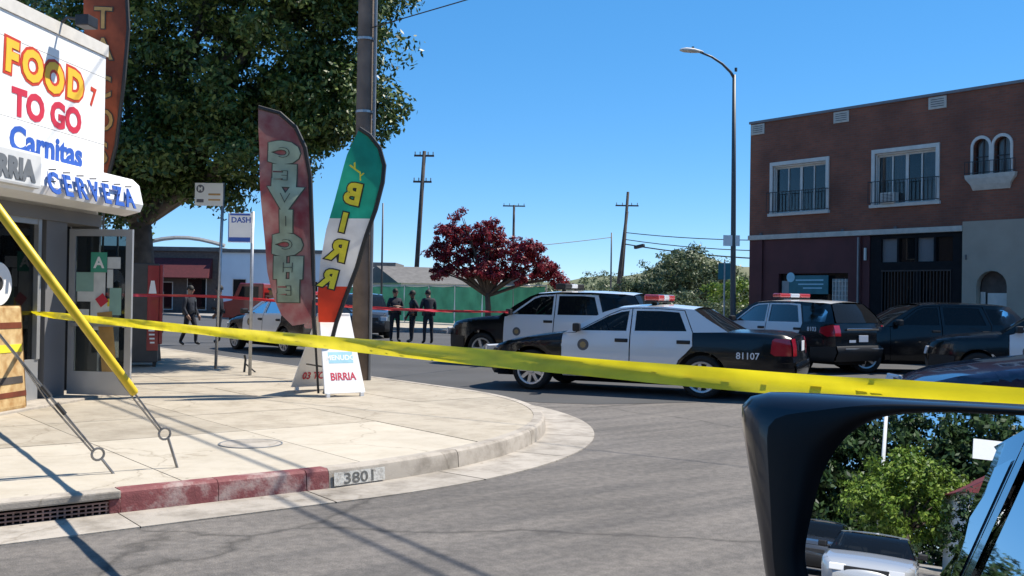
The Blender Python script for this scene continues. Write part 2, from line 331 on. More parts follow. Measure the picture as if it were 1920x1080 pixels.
# ------------------------------------------------------------------ ground, kerbs, pavements
SW = .17                     # pavement height
me = bpy.data.meshes.new('road'); me.from_pydata([(-700, -700, 0), (900, -700, 0), (900, 900, 0), (-700, 900, 0)], [], [(0, 1, 2, 3)])
road = struct(link('road', me, 'asphalt'))
me = bpy.data.meshes.new('cross_street'); pts_ = [(.45, 170), (.45, 5.2), (.75, 4.35), (1.3, 3.75), (2.3, 3.35), (3.7, 3.0), (7, 2.5), (15.5, 1.9), (15.5, 170)]
me.from_pydata([(x, y, .004) for x, y in pts_], [], [tuple(range(len(pts_)))]); struct(link('cross_street', me, 'asphalt_dark'))
RC = 5.3
def kpath(o, n=24, far=62):  # kerb line offset o towards the block (negative: towards the road)
    r = RC - o
    return [(-45, o), (-RC, o)] + [(-RC + r * math.cos(R(-90 + 90 * i / n)), RC + r * math.sin(R(-90 + 90 * i / n))) for i in range(1, n)] + [(-o, RC), (-o, far)]
def clip(poly, half):        # keep side where nx*x+ny*y<=d
    nx, ny, d = half; out = []
    for i, p in enumerate(poly):
        q = poly[(i + 1) % len(poly)]; a = nx * p[0] + ny * p[1] - d; b = nx * q[0] + ny * q[1] - d
        if a <= 0: out.append(p)
        if a * b < 0: t = a / (a - b); out.append((p[0] + t * (q[0] - p[0]), p[1] + t * (q[1] - p[1])))
    return out
HALF = []
for i in range(0, 25):
    th = R(-90 + 90 * i / 24); nx, ny = math.cos(th), math.sin(th)
    HALF.append((nx, ny, nx * -RC + ny * RC + RC - .155))
# pavement bed with its flags
bed = [(-45, 70), (-45, .155)] + [p for p in kpath(.155)[1:-1]] + [(-.155, 70)]
mb = MB(); mb.raw([(x, y, SW - .016) for x, y in bed], [tuple(range(len(bed)))])
pav = struct(mb.build('pavement', 'lot'))
bl = [.155, 2.5] + [2.5 + 1.52 * k for k in range(1, 17)]
al = [-.155 - 1.52 * k for k in range(0, 9)]
for i in range(len(al) - 1):
    for j in range(len(bl) - 1):
        a1, a0, b0, b1 = al[i], al[i + 1], bl[j], bl[j + 1]
        if a0 < -6.6 and b0 > 6.6: continue
        if a0 < -5.4 and b0 > 8.2: continue
        g_ = .005
        pl = [(a0 + g_, b0 + g_), (a1 - g_, b0 + g_), (a1 - g_, b1 - g_), (a0 + g_, b1 - g_)]
        for h in HALF: pl = clip(pl, h) if len(pl) > 2 else []
        if len(pl) < 3: continue
        clean = [p for k, p in enumerate(pl) if (Vector(p) - Vector(pl[k - 1])).length > .004]
        if len(clean) < 3: continue
        m_ = MB(); m_.prism(clean, SW - .05, SW + random.uniform(-.002, .002))
        m_.build('pavement_slab', 'pavement_light' if (j == 0 and i >= 2) else 'pavement_concrete', pav)
# kerb pieces
kerb = struct(bpy.data.objects.new('kerb', None)); COL.objects.link(kerb)
PROF = [(0, -.02), (.012, SW - .045), (.022, SW - .015), (.045, SW + .003), (.15, SW + .003), (.15, 0)]
def kerb_piece(path, mat, prof=PROF):
    pts = [Vector((x, y, 0)) for x, y in path]; vs = []; n = len(prof)
    for i, p in enumerate(pts):
        d = (pts[min(i + 1, len(pts) - 1)] - pts[max(0, i - 1)]).normalized(); nr = Vector((-d.y, d.x, 0))
        vs += [p + nr * o + Vector((0, 0, h)) for o, h in prof]
    fs = [(i * n + k, (i + 1) * n + k, (i + 1) * n + (k + 1) % n, i * n + (k + 1) % n) for i in range(len(pts) - 1) for k in range(n)]
    fs += [tuple(range(n)), tuple((len(pts) - 1) * n + k for k in range(n - 1, -1, -1))]
    m_ = MB(); m_.raw(vs, fs); return smooth_by(m_.build('kerb_section', mat, kerb), .5)
def seg(a, b, n=2): return [(a[0] + (b[0] - a[0]) * i / n, a[1] + (b[1] - a[1]) * i / n) for i in range(n + 1)]
kerb_piece(seg((-45, 0), (-9.72, 0)), 'kerb_concrete')
for x0, x1 in ((-6.72, -6.02), (-6.015, -5.305)):
    k = kerb_piece(seg((x0, 0), (x1, 0)), 'kerb_red'); k['label'] = 'red painted kerb section'
def arcp(o, a0, a1, n=6): r = RC - o; return [(-RC + r * math.cos(R(a0 + (a1 - a0) * i / n)), RC + r * math.sin(R(a0 + (a1 - a0) * i / n))) for i in range(n + 1)]
k = kerb_piece(arcp(0, -90 + .03, -87.9), 'kerb_red'); k['label'] = 'red painted kerb end'
kerb_piece(arcp(0, -87.85, -72.06), 'kerb_concrete')
for k in range(1, 5): kerb_piece(arcp(0, -90 + 18 * k + .06, -72 + 18 * k - .06), 'kerb_concrete')
for k in range(10): kerb_piece(seg((0, RC + 2.4 * k + .003), (0, RC + 2.4 * (k + 1) - .003)), 'kerb_concrete')
kerb_piece(seg((0, 28.6), (0, 70)), 'kerb_concrete')
P('stencil_ink', (.13, .13, .12), .8, var=.5, scale=30)
# house number stencilled on the kerb face
T = frame((-4.815, .0205, .028), (1, .092, 0), (0, .09, 1))
m_ = MB(); m_.box((0, .055, 0), (.50, .105, .003)); o = m_.build('stencil_patch', 'kerb_stencil', kerb); o.matrix_local = T
text('stencil_number', '3801', .12, 'stencil_ink', kerb, T @ Matrix.Translation((0, .012, .002)), bold=.002, ext=.001, width=1.35)
# gutter slabs
gut = struct(bpy.data.objects.new('gutter', None)); COL.objects.link(gut)
def gutter(path_in, path_out, mat='gutter_concrete'):
    n = len(path_in); m_ = MB()
    vs = [(x, y, .018) for x, y in path_in] + [(x, y, .010) for x, y in path_out] + [(x, y, -.01) for x, y in path_out]
    m_.raw(vs, [(i, i + 1, n + i + 1, n + i) for i in range(n - 1)] + [(n + i, n + i + 1, 2 * n + i + 1, 2 * n + i) for i in range(n - 1)])
    return m_.build('gutter_slab', mat, gut)
def gw(x): return .42
ed = [-45, -20, -12.5, -9.7, -6.74, -5.3]
for x0, x1 in zip(ed, ed[1:]):
    gutter(seg((x0 + .004, .01), (x1 - .004, .01)), seg((x0 + .004, -.46), (x1 - .004, -.46)))
for k in range(6):
    a0, a1 = -90 + 15 * k + .08, -75 + 15 * k - .08; n = 5; pi_, po = [], []
    for i in range(n + 1):
        a = a0 + (a1 - a0) * i / n; wdt =   .46 + .10 * math.sin(R((a + 90) * 2)) ** 1.0
        for lst, r in ((pi_, RC - .01), (po, RC + wdt)): lst.append((-RC + r * math.cos(R(a)), RC + r * math.sin(R(a))))
    gutter(pi_, po)
for k in range(8): gutter(seg((-.01, RC + 3 * k + .004), (-.01, RC + 3 * k + 2.996)), seg((.46, RC + 3 * k + .004), (.46, RC + 3 * k + 2.996)))
# pavements across the cross street and behind
def block(name, pts, z, mat):
    m_ = MB(); m_.prism(pts, -.05, z); return struct(m_.build(name, mat))
fp = block('far_pavement', [(15.66, 1.2), (160, 1.2), (160, 170), (15.66, 170)], .14, 'lot')
fk = struct(bpy.data.objects.new('far_kerb', None)); COL.objects.link(fk)
for k in range(22): m_ = MB(); m_.span((15.5, 1.2 + 2.6 * k, -.02), (15.655, 1.2 + 2.6 * k + 2.592, .155)); m_.build('kerb_section', 'kerb_concrete', fk, bevel=.012)
slabm = MB().box((0, 0, 0), (1.53, 1.53, .05)).mesh('pavement_slab')
slabm.materials.append(M('pavement_concrete'))
for i in range(3):
    for j in range(30):
        o = bpy.data.objects.new('pavement_slab', slabm); COL.objects.link(o); o.parent = fp; o.location = (16.43 + 1.54 * i, 2.0 + 1.54 * j, .13 + .002 * (j % 2))
block('opposite_pavement', [(-52, -70), (-1, -70), (-1, -13), (-52, -13)], .15, 'lot')
block('end_pavement', [(-300, -120), (-66, -120), (-66, 120), (-300, 120)], .15, 'lot')
# storm drain inlet in the near kerb
dr = tag(bpy.data.objects.new('storm_drain', None), 'kerb inlet storm drain with rusty perforated screen under the concrete lip', 'storm drain'); COL.objects.link(dr); dr.location = (-8.3, 0, 0)
m_ = MB(); m_.span((-1.4, -.008, SW - .052), (1.575, .15, SW + .004)); m_.build('lip', 'kerb_concrete', dr, bevel=.012)
m_ = MB(); m_.span((-1.42, .36, .003), (1.58, .40, SW - .053)); m_.span((-1.42, .05, .003), (1.58, .36, .006)); m_.build('chamber', 'interior_dark', dr)
P('rust_screen', (.26, .17, .15), .7, .2, var=.35, scale=8)
m_ = MB()
for k in range(64): x = -1.38 + k * .0455; m_.span((x - .006, .022, .012), (x + .006, .030, .098))
for z in (.014, .042, .070, .096): m_.span((-1.4, .0185, z - .005), (1.53, .0335, z + .005))
m_.build('screen', 'rust_screen', dr)
m_ = MB(); m_.span((1.50, .004, .0), (1.578, .149, SW - .054)); o = m_.build('end_block', 'kerb_red', dr, bevel=.008)
# round utility cover in the pavement
m_ = MB(); m_.lathe([(0, .004), (.27, .004), (.275, .0)], 28); cv = m_.build('utility_cover', 'gutter_concrete', None, (-5.05, 1.62, SW + .001)); tag(cv, 'round flush utility cover in the pale pavement near the kerb', 'utility cover')
m_ = MB(); m_.lathe([(.275, .0), (.277, .004), (.290, .004), (.292, .0)], 28); m_.build('rim', 'grey_metal', cv)

# ------------------------------------------------------------------ vehicles
class Spec: pass
def spec_sedan():
    s = Spec(); s.kind = 'sedan'; s.w = .975; s.ax = (1.455, -1.455); s.rt = .345; s.ra = .405; s.az = .345
    s.top = [(2.33, .60), (2.28, .675), (2.17, .745), (1.93, .825), (1.5, .905), (.92, .985), (.4, 1.0), (-.3, 1.02), (-1.3, 1.045), (-1.85, 1.065), (-2.3, 1.07), (-2.66, 1.05), (-2.80, 1.0)]
    s.front = [(2.28, .675), (2.32, .62), (2.335, .53), (2.33, .40), (2.28, .24)]
    s.rear = [(-2.80, 1.0), (-2.83, .88), (-2.835, .70), (-2.86, .62), (-2.87, .48), (-2.80, .26)]
    s.belt = 1.0; s.tilt = .47; s.sill = .25
    s.a = [(.86, .99), (.50, 1.20), (.22, 1.345), (-.02, 1.42)]       # windscreen edge from base to top
    s.rail = [(-.02, 1.42), (-.35, 1.447), (-.75, 1.45), (-1.28, 1.412)]
    s.c = [(-1.28, 1.412), (-1.50, 1.27), (-1.86, 1.066)]
    s.doors = [('front_door', [(.90, .27), (.90, .988), (.66, 1.0), (.45, 1.125), (.10, 1.315), (-.08, 1.388), (-.26, 1.412), (-.272, 1.02), (-.272, .27)], [(.58, 1.035), (.13, 1.28), (-.08, 1.352), (-.215, 1.372), (-.205, 1.045)]),
               ('rear_door', [(-.28, .27), (-.28, 1.02), (-.268, 1.413), (-.75, 1.414), (-1.13, 1.392), (-1.30, 1.045), (-1.31, .83), (-1.21, .715), (-1.09, .60), (-1.03, .46), (-1.015, .27)], [(-.345, 1.05), (-.335, 1.376), (-.75, 1.378), (-1.05, 1.36), (-1.20, 1.065)])]
    s.quarter = None
    s.gh = s.a + s.rail[1:] + s.c[1:] + [(-1.308, 1.047), (-1.137, 1.398), (-.75, 1.420), (-.264, 1.419), (-.075, 1.395), (.105, 1.321), (.455, 1.131), (.67, 1.004)]
    s.fb = .56; s.rb = .62; s.wn = 9; s.rk = .42
    s.taper = (1.6, .30, -2.2, .13)
    return s
def spec_suv():
    s = Spec(); s.kind = 'suv'; s.w = 1.0; s.ax = (1.43, -1.43); s.rt = .375; s.ra = .44; s.az = .375
    s.top = [(2.40, .80), (2.36, .90), (2.25, .985), (1.9, 1.055), (1.4, 1.105), (.95, 1.14), (.4, 1.15), (-.5, 1.165), (-1.5, 1.18), (-2.45, 1.19)]
    s.front = [(2.36, .90), (2.40, .80), (2.42, .66), (2.41, .46), (2.34, .27)]
    s.rear = [(-2.47, 1.19), (-2.53, 1.02), (-2.55, .80), (-2.57, .66), (-2.60, .52), (-2.50, .30)]
    s.belt = 1.15; s.tilt = .30; s.sill = .30
    s.a = [(1.0, 1.137), (.62, 1.40), (.28, 1.60), (.10, 1.665)]
    s.rail = [(.10, 1.665), (-.4, 1.70), (-1.2, 1.70), (-1.9, 1.672), (-2.12, 1.65)]
    s.c = [(-2.12, 1.65), (-2.30, 1.44), (-2.47, 1.19)]
    s.doors = [('front_door', [(.86, .32), (.86, 1.13), (.78, 1.15), (.50, 1.355), (.20, 1.57), (.02, 1.632), (-.36, 1.655), (-.378, 1.155), (-.378, .32)], [(.66, 1.185), (.43, 1.35), (.16, 1.545), (.0, 1.595), (-.31, 1.615), (-.32, 1.19)]),
               ('rear_door', [(-.386, .32), (-.386, 1.155), (-.368, 1.656), (-1.0, 1.658), (-1.38, 1.645), (-1.56, 1.175), (-1.50, .95), (-1.27, .875), (-1.08, .70), (-.99, .48), (-.98, .32)], [(-.45, 1.195), (-.44, 1.616), (-1.0, 1.62), (-1.29, 1.60), (-1.44, 1.20)])]
    s.quarter = [(-1.60, 1.215), (-1.45, 1.60), (-1.95, 1.575), (-2.16, 1.46), (-2.22, 1.225)]
    s.gh = s.a + s.rail[1:] + s.c[1:] + [(-1.57, 1.178), (-1.39, 1.651), (-1.0, 1.664), (-.364, 1.662), (.025, 1.639), (.205, 1.577), (.505, 1.361), (.79, 1.155)]
    s.fb = .66; s.rb = .66; s.wn = 5; s.rk = .30
    s.taper = (1.65, .30, -2.0, .10)
    return s
SPECS = {'sedan': spec_sedan(), 'suv': spec_suv()}
def yside(s, x, z):
    w = s.w
    x1, k1, x2, k2 = s.taper
    if x > x1: w -= k1 * ((x - x1) / (s.front[1][0] - x1)) ** 2
    if x < x2: w -= k2 * ((x2 - x) / .6) ** 2
    zt = interp(s.top, x)
    zb = min(z, s.belt) if -1.9 < x < 1.0 else z
    y = w - .05 * ((zb - .62) / .45) ** 2 - (.10 * ((.38 - z) / .15) ** 2 if z < .38 else 0)
    incab = s.c[-1][0] - .02 <= x <= s.a[0][0] + .02
    if incab and z > s.belt: y -= (z - s.belt) * s.tilt
    elif not incab:
        r = .075; d = zt - z
        if d < r: q = 1 - max(d, 0) / r; y -= r * (1 - math.sqrt(max(0, 1 - q * q)))
    return y
MESHC = {}
def inset(pts, d):
    n = len(pts); ar = sum(pts[i][0] * pts[(i + 1) % n][1] - pts[(i + 1) % n][0] * pts[i][1] for i in range(n)); sg = 1 if ar > 0 else -1; out = []
    for i in range(n):
        p, q, r = Vector(pts[i - 1]), Vector(pts[i]), Vector(pts[(i + 1) % n]); e1, e2 = (q - p).normalized(), (r - q).normalized()
        m = Vector((-e1.y - e2.y, e1.x + e2.x)); m.normalize(); out.append((q.x + sg * m.x * d, q.y + sg * m.y * d))
    return out
def side_mesh(s, key, outer, holes=(), off=0., step=(.13, .075)):
    k = (s.kind, key)
    if k not in MESHC:
        MESHC[k] = poly_mesh(key, outer, holes, lambda u, v: (u, yside(s, u, v) + off, v), *step)
    return MESHC[k]
def flip(me):
    m2 = me.copy(); m2.transform(Matrix.Diagonal((1, -1, 1, 1))); m2.flip_normals(); return m2
def deck_mesh(s, key, prof, crown=.03, bulge=0., inset=0., lift=0., n=14, ylim=None):
    vs, fs = [], []
    # refine profile
    pr = []
    for (x0, z0), (x1, z1) in zip(prof, prof[1:]):
        k = max(1, int(math.hypot(x1 - x0, z1 - z0) / .09)); pr += [(x0 + (x1 - x0) * i / k, z0 + (z1 - z0) * i / k) for i in range(k)]
    pr.append(prof[-1])
    sg = 1 if pr[0][0] > 0 else -1
    for x, z in pr:
        ye = yside(s, x, z) - inset; yl = min(ye, ylim) if ylim else ye
        for j in range(n + 1):
            t = -1 + 2 * j / n; q = 1 - (t * yl / ye) ** 2
            vs.append((x + sg * bulge * q, t * yl, z + crown * q + lift))
    for i in range(len(pr) - 1):
        for j in range(n): fs.append((i * (n + 1) + j, i * (n + 1) + j + 1, (i + 1) * (n + 1) + j + 1, (i + 1) * (n + 1) + j))
    me = bpy.data.meshes.new(key); me.from_pydata(vs, [], fs)
    bm = bmesh.new(); bm.from_mesh(me); bmesh.ops.recalc_face_normals(bm, faces=bm.faces); bm.to_mesh(me); bm.free(); return me
def wheel_meshes(s):
    k = ('wheel', s.kind)
    if k in MESHC: return MESHC[k]
    r, wd = s.rt, .115; rr = r * (.70 if s.kind == 'sedan' else .66)
    T = Matrix.Rotation(R(-90), 4, 'X')
    m1 = MB(); m1.lathe([(rr, -wd * .8), (rr + .02, -wd), (r - .03, -wd), (r - .006, -wd * .8), (r, 0), (r - .006, wd * .8), (r - .03, wd), (rr + .02, wd), (rr, wd * .8)], 36, T)
    m2 = MB(); m2.lathe([(rr + .012, wd * .9), (rr + .004, wd * 1.02), (rr - .025, wd * .95), (rr - .035, wd * .45)], 36, T)
    m2.lathe([(rr - .03, wd * .40), (0, wd * .40)], 24, T, 1)
    m2.lathe([(0, wd * .98), (.055, wd * .96), (.07, wd * .8), (.075, wd * .45)], 16, T)
    n = s.wn
    for i in range(n):
        a = 2 * math.pi * i / n
        wide = .055 if n > 6 else .062
        m2.box(None, (rr - .05, wide, wd * .42), mat=T @ Matrix.Rotation(a, 4, 'Z') @ Matrix.Translation(((rr + .03) / 2, 0, wd * .66)))
    a, b = m1.mesh('tyre'), m2.mesh('rim'); a.materials.append(M('rubber')); b.materials.append(M('rim_silver')); b.materials.append(M('black_plastic'))
    for me in (a,): me.polygons.foreach_set('use_smooth', [True] * len(me.polygons))
    MESHC[k] = (a, b); return MESHC[k]
def make_car(kind, name, label, cat, x, y, heading, paint, scale=1., police=False, unit=None, group=None, skip=(), glass='glass_car', bar='lamp_red_bar', plate=True, z=0.):
    s = SPECS[kind]
    car = thing(name, label, cat, (x, y, z), R(heading), group); car.scale = (scale,) * 3
    B, D, RF, PL = paint['body'], paint['door'], paint['roof'], paint.get('pillar', paint['roof'])
    def both(nm, key, outer, mat, holes=(), off=0., step=(.13, .075), parents=None):
        me = side_mesh(s, key, outer, holes, off, step); res = []
        for sd_ in (1, -1):
            m2 = me.copy() if sd_ == 1 else flip(me)
            res.append(link(nm, m2, mat, parents[sd_] if parents else car, smooth=True))
        return {1: res[0], -1: res[1]}
    def topedge(x0, x1, n=12): return [(x0 + (x1 - x0) * i / n, interp(s.top, x0 + (x1 - x0) * i / n)) for i in range(n + 1)]
    fx, rx = s.ax; xd = s.doors[0][1][0][0] + .006
    fr = s.front; ra = s.ra
    ph = math.degrees(math.asin((s.sill - s.az) / ra))
    both('front_fender', 'ff', topedge(xd, fr[0][0]) + fr[1:] + [(fx + ra + .015, fr[-1][1])] + arc(fx, s.az, ra, ph, 180 - ph, 16) + [(xd, s.sill)], B)
    xr = s.c[-1][0]; dr_ = s.doors[1][1]
    redge = [p for p in dr_ if p[0] < -.95 and p[1] < s.belt + .08]
    redge = [(p[0] - .008, p[1]) for p in redge]
    up = redge[0]
    tp = [(xx, zz) for xx, zz in topedge(up[0] - .01, s.rear[0][0])] if kind == 'sedan' else [(xx, zz) for xx, zz in topedge(up[0] - .01, s.rear[0][0], 8)]
    lowx = redge[-1][0]
    arc_r = [p for p in arc(rx, s.az, ra, ph, 180 - ph, 16)]
    outer = tp + s.rear[1:] + arc_r[::-1][:-1]
    # stop the arch where the door edge begins
    outer = [p for p in outer if not (p[0] > redge[-1][0] - .002 and p[1] < .66)] + [(redge[-1][0] - .001, redge[-1][1])] + redge[::-1][1:]
    both('rear_quarter', 'rq', outer, B)
    both('sill', 'sill', [(fx - ra + .01, s.sill - .07), (fx - ra + .01, s.sill + .03), (rx + ra - .01, s.sill + .03), (rx + ra - .01, s.sill - .07)], 'black_plastic' if kind == 'suv' else B, off=-.02)
    ro = deck_mesh(s, 'roof', s.rail, .045 if kind == 'suv' else .04); link('roof', ro, RF, car, smooth=True)
    doors = []
    for nm, o_, h_ in s.doors:
        d = both(nm, nm, inset(o_, .006), D, [h_]); doors.append(d)
        if not (nm == 'front_door' and 'front_glass' in skip):
            both('window', nm + 'w', [(px + (.012 if px > sum(q[0] for q in h_) / len(h_) else -.012), pz + (.012 if pz > s.belt + .2 else -.012)) for px, pz in h_], glass if nm == 'front_door' else paint.get('rear_glass', glass), off=-.012, parents=d)
        xs = min(p[0] for p in o_ if p[1] > .9 and p[1] < s.belt + .06)
        for sd_ in (1, -1):
            hx, hz = xs + .14, s.belt - .11
            m_ = MB(); m_.box((hx, sd_ * (yside(s, hx, hz) + .018), hz), (.19, .03, .035)); m_.box((hx, sd_ * (yside(s, hx, hz) + .002), hz), (.22, .01, .06), mi=1)
            m_.build('handle', ['black_plastic', 'black_plastic'], d[sd_], bevel=.008)
    both('pillar', 'gh', s.gh, PL)
    if s.quarter: both('quarter_window', 'qw', s.quarter, 'glass_tint', off=.004)
    # glass fore and aft, bonnet, boot
    link('windscreen', deck_mesh(s, 'windscreen', s.a, .0, .05, .03), glass, car, smooth=True)
    link('rear_window', deck_mesh(s, 'rear_window', s.c if kind == 'sedan' else [s.c[0], s.c[1], (s.c[2][0], s.c[2][1] + .02)], .0, .05, .05), paint.get('rear_glass', 'glass_tint'), car, smooth=True)
    hood = link('bonnet', deck_mesh(s, 'bonnet', topedge(s.a[0][0] - .02, fr[0][0]), .035, .03, .0), B, car, smooth=True)
    if kind == 'sedan': link('boot_lid', deck_mesh(s, 'boot', topedge(s.c[-1][0] + .02, s.rear[0][0]), .03, .03), B, car, smooth=True)
    fas = link('front_fascia', deck_mesh(s, 'ff2', fr, .02, .06), B, car, smooth=True)
    tail = link('tail_panel', deck_mesh(s, 'tp', s.rear, .02, .03), B, car, smooth=True)
    # bumpers
    both('bumper_side', 'fbs', [(fx + ra + .02, .27), (fx + ra + .02, s.fb), (fr[1][0] - .02, s.fb + .03)] + [p for p in fr if p[1] < s.fb], B if kind == 'sedan' else 'black_plastic', off=.012)
    link('front_bumper', deck_mesh(s, 'fb', [(fr[1][0], s.fb + .02)] + [p for p in fr if p[1] < s.fb], 0, .075, -.012), B if kind == 'sedan' else 'black_plastic', car, smooth=True)
    rp = [p for p in s.rear if p[1] < s.rb + .01]
    both('bumper_side', 'rbs', [(rx - ra - .02, .28), (rx - ra - .02, s.rb - .03), (rp[0][0] + .02, s.rb)] + rp, B if kind == 'sedan' else 'black_plastic', off=.014)
    link('rear_bumper', deck_mesh(s, 'rb', [(rp[0][0] - .03, s.rb + .005)] + [(p[0] - .035, p[1]) for p in rp], 0.012, .05, -.012), B if kind == 'sedan' else 'black_plastic', car, smooth=True)
    # lamps
    fz = s.fb + .06; fxn = interp([(p[1], p[0]) for p in fr], fz + .05)
    m_ = MB(); m_.box((fxn + .055, 0, fz + .03), (.03, .90, .13)); 
    gr = m_.build('grille', 'dark_metal', car, bevel=.01)
    for sd_ in (1, -1):
        yy = yside(s, fr[1][0] - .06, fz) - .14
        m_ = MB(); m_.box(None, (.05, .36, .15 if kind == 'sedan' else .17), mat=Matrix.Translation((fr[1][0] + .012, sd_ * yy, fz + .045)) @ Matrix.Rotation(-sd_ * .24, 4, 'Z') @ Matrix.Rotation(-.25, 4, 'Y')); m_.build('headlight', 'lamp_clear', car, bevel=.02)
    if kind == 'sedan': tl = [(-2.52, .76), (-2.54, .96), (-2.58, .99), (-2.79, .975), (-2.82, .86), (-2.825, .72), (-2.58, .72)]
    else: tl = [(-2.12, .98), (-2.14, 1.10), (-2.46, 1.17), (-2.515, 1.02), (-2.53, .90), (-2.36, .88)]
    both('tail_light', 'tl', tl, 'lamp_red', off=.008)
    zlo, zhi = (.715, .985) if kind == 'sedan' else (.90, 1.15)
    for sd_ in (1, -1):
        vs = []; n = 6; ye = yside(s, s.rear[1][0], .85) + .004
        for i in range(n + 1):
            for zz in (zlo, (zlo + zhi) / 2, zhi):
                t = 1 - i / n * (.36 if kind == 'sedan' else .20); q = 1 - t * t
                vs.append((interp([(p[1], p[0]) for p in s.rear], zz) - .03 * q - .012, sd_ * t * ye, zz))
        m_ = MB(); m_.raw(vs, [(i * 3 + k, i * 3 + k + 1, i * 3 + k + 4, i * 3 + k + 3) for i in range(n) for k in range(2)]); m_.build('tail_light', 'lamp_red', car, smooth=True)
    if plate:
        pz = .86 if kind == 'sedan' else .84; px = interp([(p[1], p[0]) for p in s.rear], pz) - .055
        m_ = MB(); m_.box((px, 0, pz), (.012, .32, .16)); m_.build('number_plate', 'plate', car, bevel=.004)
        if kind == 'suv':
            m_ = MB(); m_.box((px + .0, .38, pz - .06), (.01, .22, .06)); m_.build('badge', 'plate', car)
            m_ = MB(); m_.box((px + .01, 0, pz + .22), (.02, 1.1, .05)); m_.build('trim_strip', 'chrome', car, bevel=.006)
            m_ = MB(); m_.box((-2.655, 0, .60), (.02, 1.35, .035)); m_.build('trim_strip', 'grey_metal', car, bevel=.006)
    # mirrors
    for sd_ in (1, -1):
        if 'mirror' in skip and sd_ == 1: continue
        mx = s.doors[0][2][0][0] + .02; mz = s.belt + .09
        yy = yside(s, mx, s.belt)
        m_ = MB(); m_.box(None, (.12, .20, .14), mat=Matrix.Translation((mx, sd_ * (yy + .13), mz)) @ Matrix.Rotation(sd_ * .2, 4, 'Z')); m_.box((mx, sd_ * (yy + .02), mz - .04), (.07, .10, .05))
        m_.build('wing_mirror', 'black_plastic', car, bevel=.03)
    # wheels
    ty, rim = wheel_meshes(s)
    for ax_ in s.ax:
        for sd_ in (1, -1):
            wh = bpy.data.objects.new('wheel', None); COL.objects.link(wh); wh.parent = car; wh.location = (ax_, sd_ * (s.w - .145), s.rt); wh.empty_display_size = .1
            if sd_ == -1: wh.rotation_euler = (0, 0, math.pi)
            for nm, me in (('tyre', ty), ('rim', rim)):
                o = bpy.data.objects.new(nm, me); COL.objects.link(o); o.parent = wh
    # underside and cabin
    m_ = MB(); m_.box((-.1, 0, .30), (4.6, 1.25, .16)); m_.box((0, 0, .33), (1.7, 1.75, .1)); m_.build('underbody', 'interior_dark', car)
    if 'seats' not in skip:
        sz = s.belt - .55
        for sx, sy, wd in ((-.05, .40, .52), (-.05, -.40, .52), (-1.05, 0, 1.4)):
            m_ = MB(); m_.box((sx + .12, sy, sz + .12), (.55, wd, .2)); m_.box(None, (.16, wd, .70), mat=Matrix.Translation((sx - .22, sy, sz + .48)) @ Matrix.Rotation(-.22, 4, 'Y'))
            if wd < 1: m_.box(None, (.10, .28, .18), mat=Matrix.Translation((sx - .34, sy, sz + .90)) @ Matrix.Rotation(-.2, 4, 'Y'))
            m_.build('seat', 'seat_cloth', car, bevel=.04)
        m_ = MB(); m_.box((s.a[0][0] - .28, 0, s.belt - .08), (.45, 1.4, .18)); m_.build('dashboard', 'black_plastic', car, bevel=.03)
        m_ = MB(); m_.tube([(s.a[0][0] - .55 + .05 * math.sin(2 * math.pi * k / 18), .38 + .18 * math.cos(2 * math.pi * k / 18), s.belt + .02 + .17 * math.sin(2 * math.pi * k / 18)) for k in range(19)], .014, 6); m_.build('steering_wheel', 'black_plastic', car)
    if police:
        zr = max(p[1] for p in s.rail) + .05; bx = (s.rail[0][0] - .50) if kind == 'sedan' else (s.rail[0][0] - .45)
        bl_ = bpy.data.objects.new('light_bar', None); COL.objects.link(bl_); bl_.parent = car; bl_.location = (bx, 0, zr)
        m_ = MB(); m_.box((0, 0, .03), (.22, 1.10, .03)); m_.box((0, .35, 0), (.08, .06, .06)); m_.box((0, -.35, 0), (.08, .06, .06)); m_.build('base', 'black_plastic', bl_, bevel=.008)
        for y0, y1, mt in ((.17, .55, bar), (-.17, .17, 'lamp_clear'), (-.55, -.17, 'lamp_blue_bar' if bar == 'lamp_blue_bar' else bar)):
            m_ = MB(); m_.box((0, (y0 + y1) / 2, .095), (.26, y1 - y0 - .01, .10)); m_.build('lens', mt, bl_, bevel=.03)
        for sd_ in (1, -1):
            T_ = frame((.52, sd_ * (yside(s, .52, .80) + .006), .80), (-sd_, 0, 0), (0, 0, 1))
            m_ = MB(); m_.lathe([(0, 0), (.095, 0), (.098, -.003)], 24); m_.lathe([(0, .002), (.055, .002)], 8, None, 1); o = m_.build('seal', ['ink_grey', 'seal_gold'], doors[0][sd_]); o.matrix_local = T_
            text('door_lettering', 'POLICE', .085, 'ink_grey', doors[0][sd_], T_ @ Matrix.Translation((0, -.19, 0)), bold=.001, ext=.001)
        if unit:
            for sd_ in (1, -1):
                ux, uz = (-2.18, .66) if kind == 'sedan' else (-1.90, 1.00)
                T_ = frame((ux, sd_ * (yside(s, ux, uz) + .012), uz), (-sd_, 0, 0), (0, 0, 1))
                text('unit_number', unit, .145, 'plate', car, T_, bold=.002, ext=.002)
    return car
POL = dict(body='car_black', door='car_white', roof='car_white', pillar='car_white', rear_glass='glass_tint')
POLS = dict(body='car_black', door='car_white', roof='car_white', pillar='car_black', rear_glass='glass_tint')
def mono(c): return dict(body=c, door=c, roof=c, pillar=c, rear_glass='glass_tint')
make_car('sedan', 'police_sedan', 'black and white police sedan with red roof light bar in the middle of the junction', 'police car', 3.47, 5.22, 118.5, POL, police=True, unit='81107')
make_car('suv', 'police_utility_vehicle', 'black and white police SUV partly hidden behind the police sedan', 'police car', 6.43, 10.58, 114.5, POLS, police=True, unit='8104', bar='black_plastic')
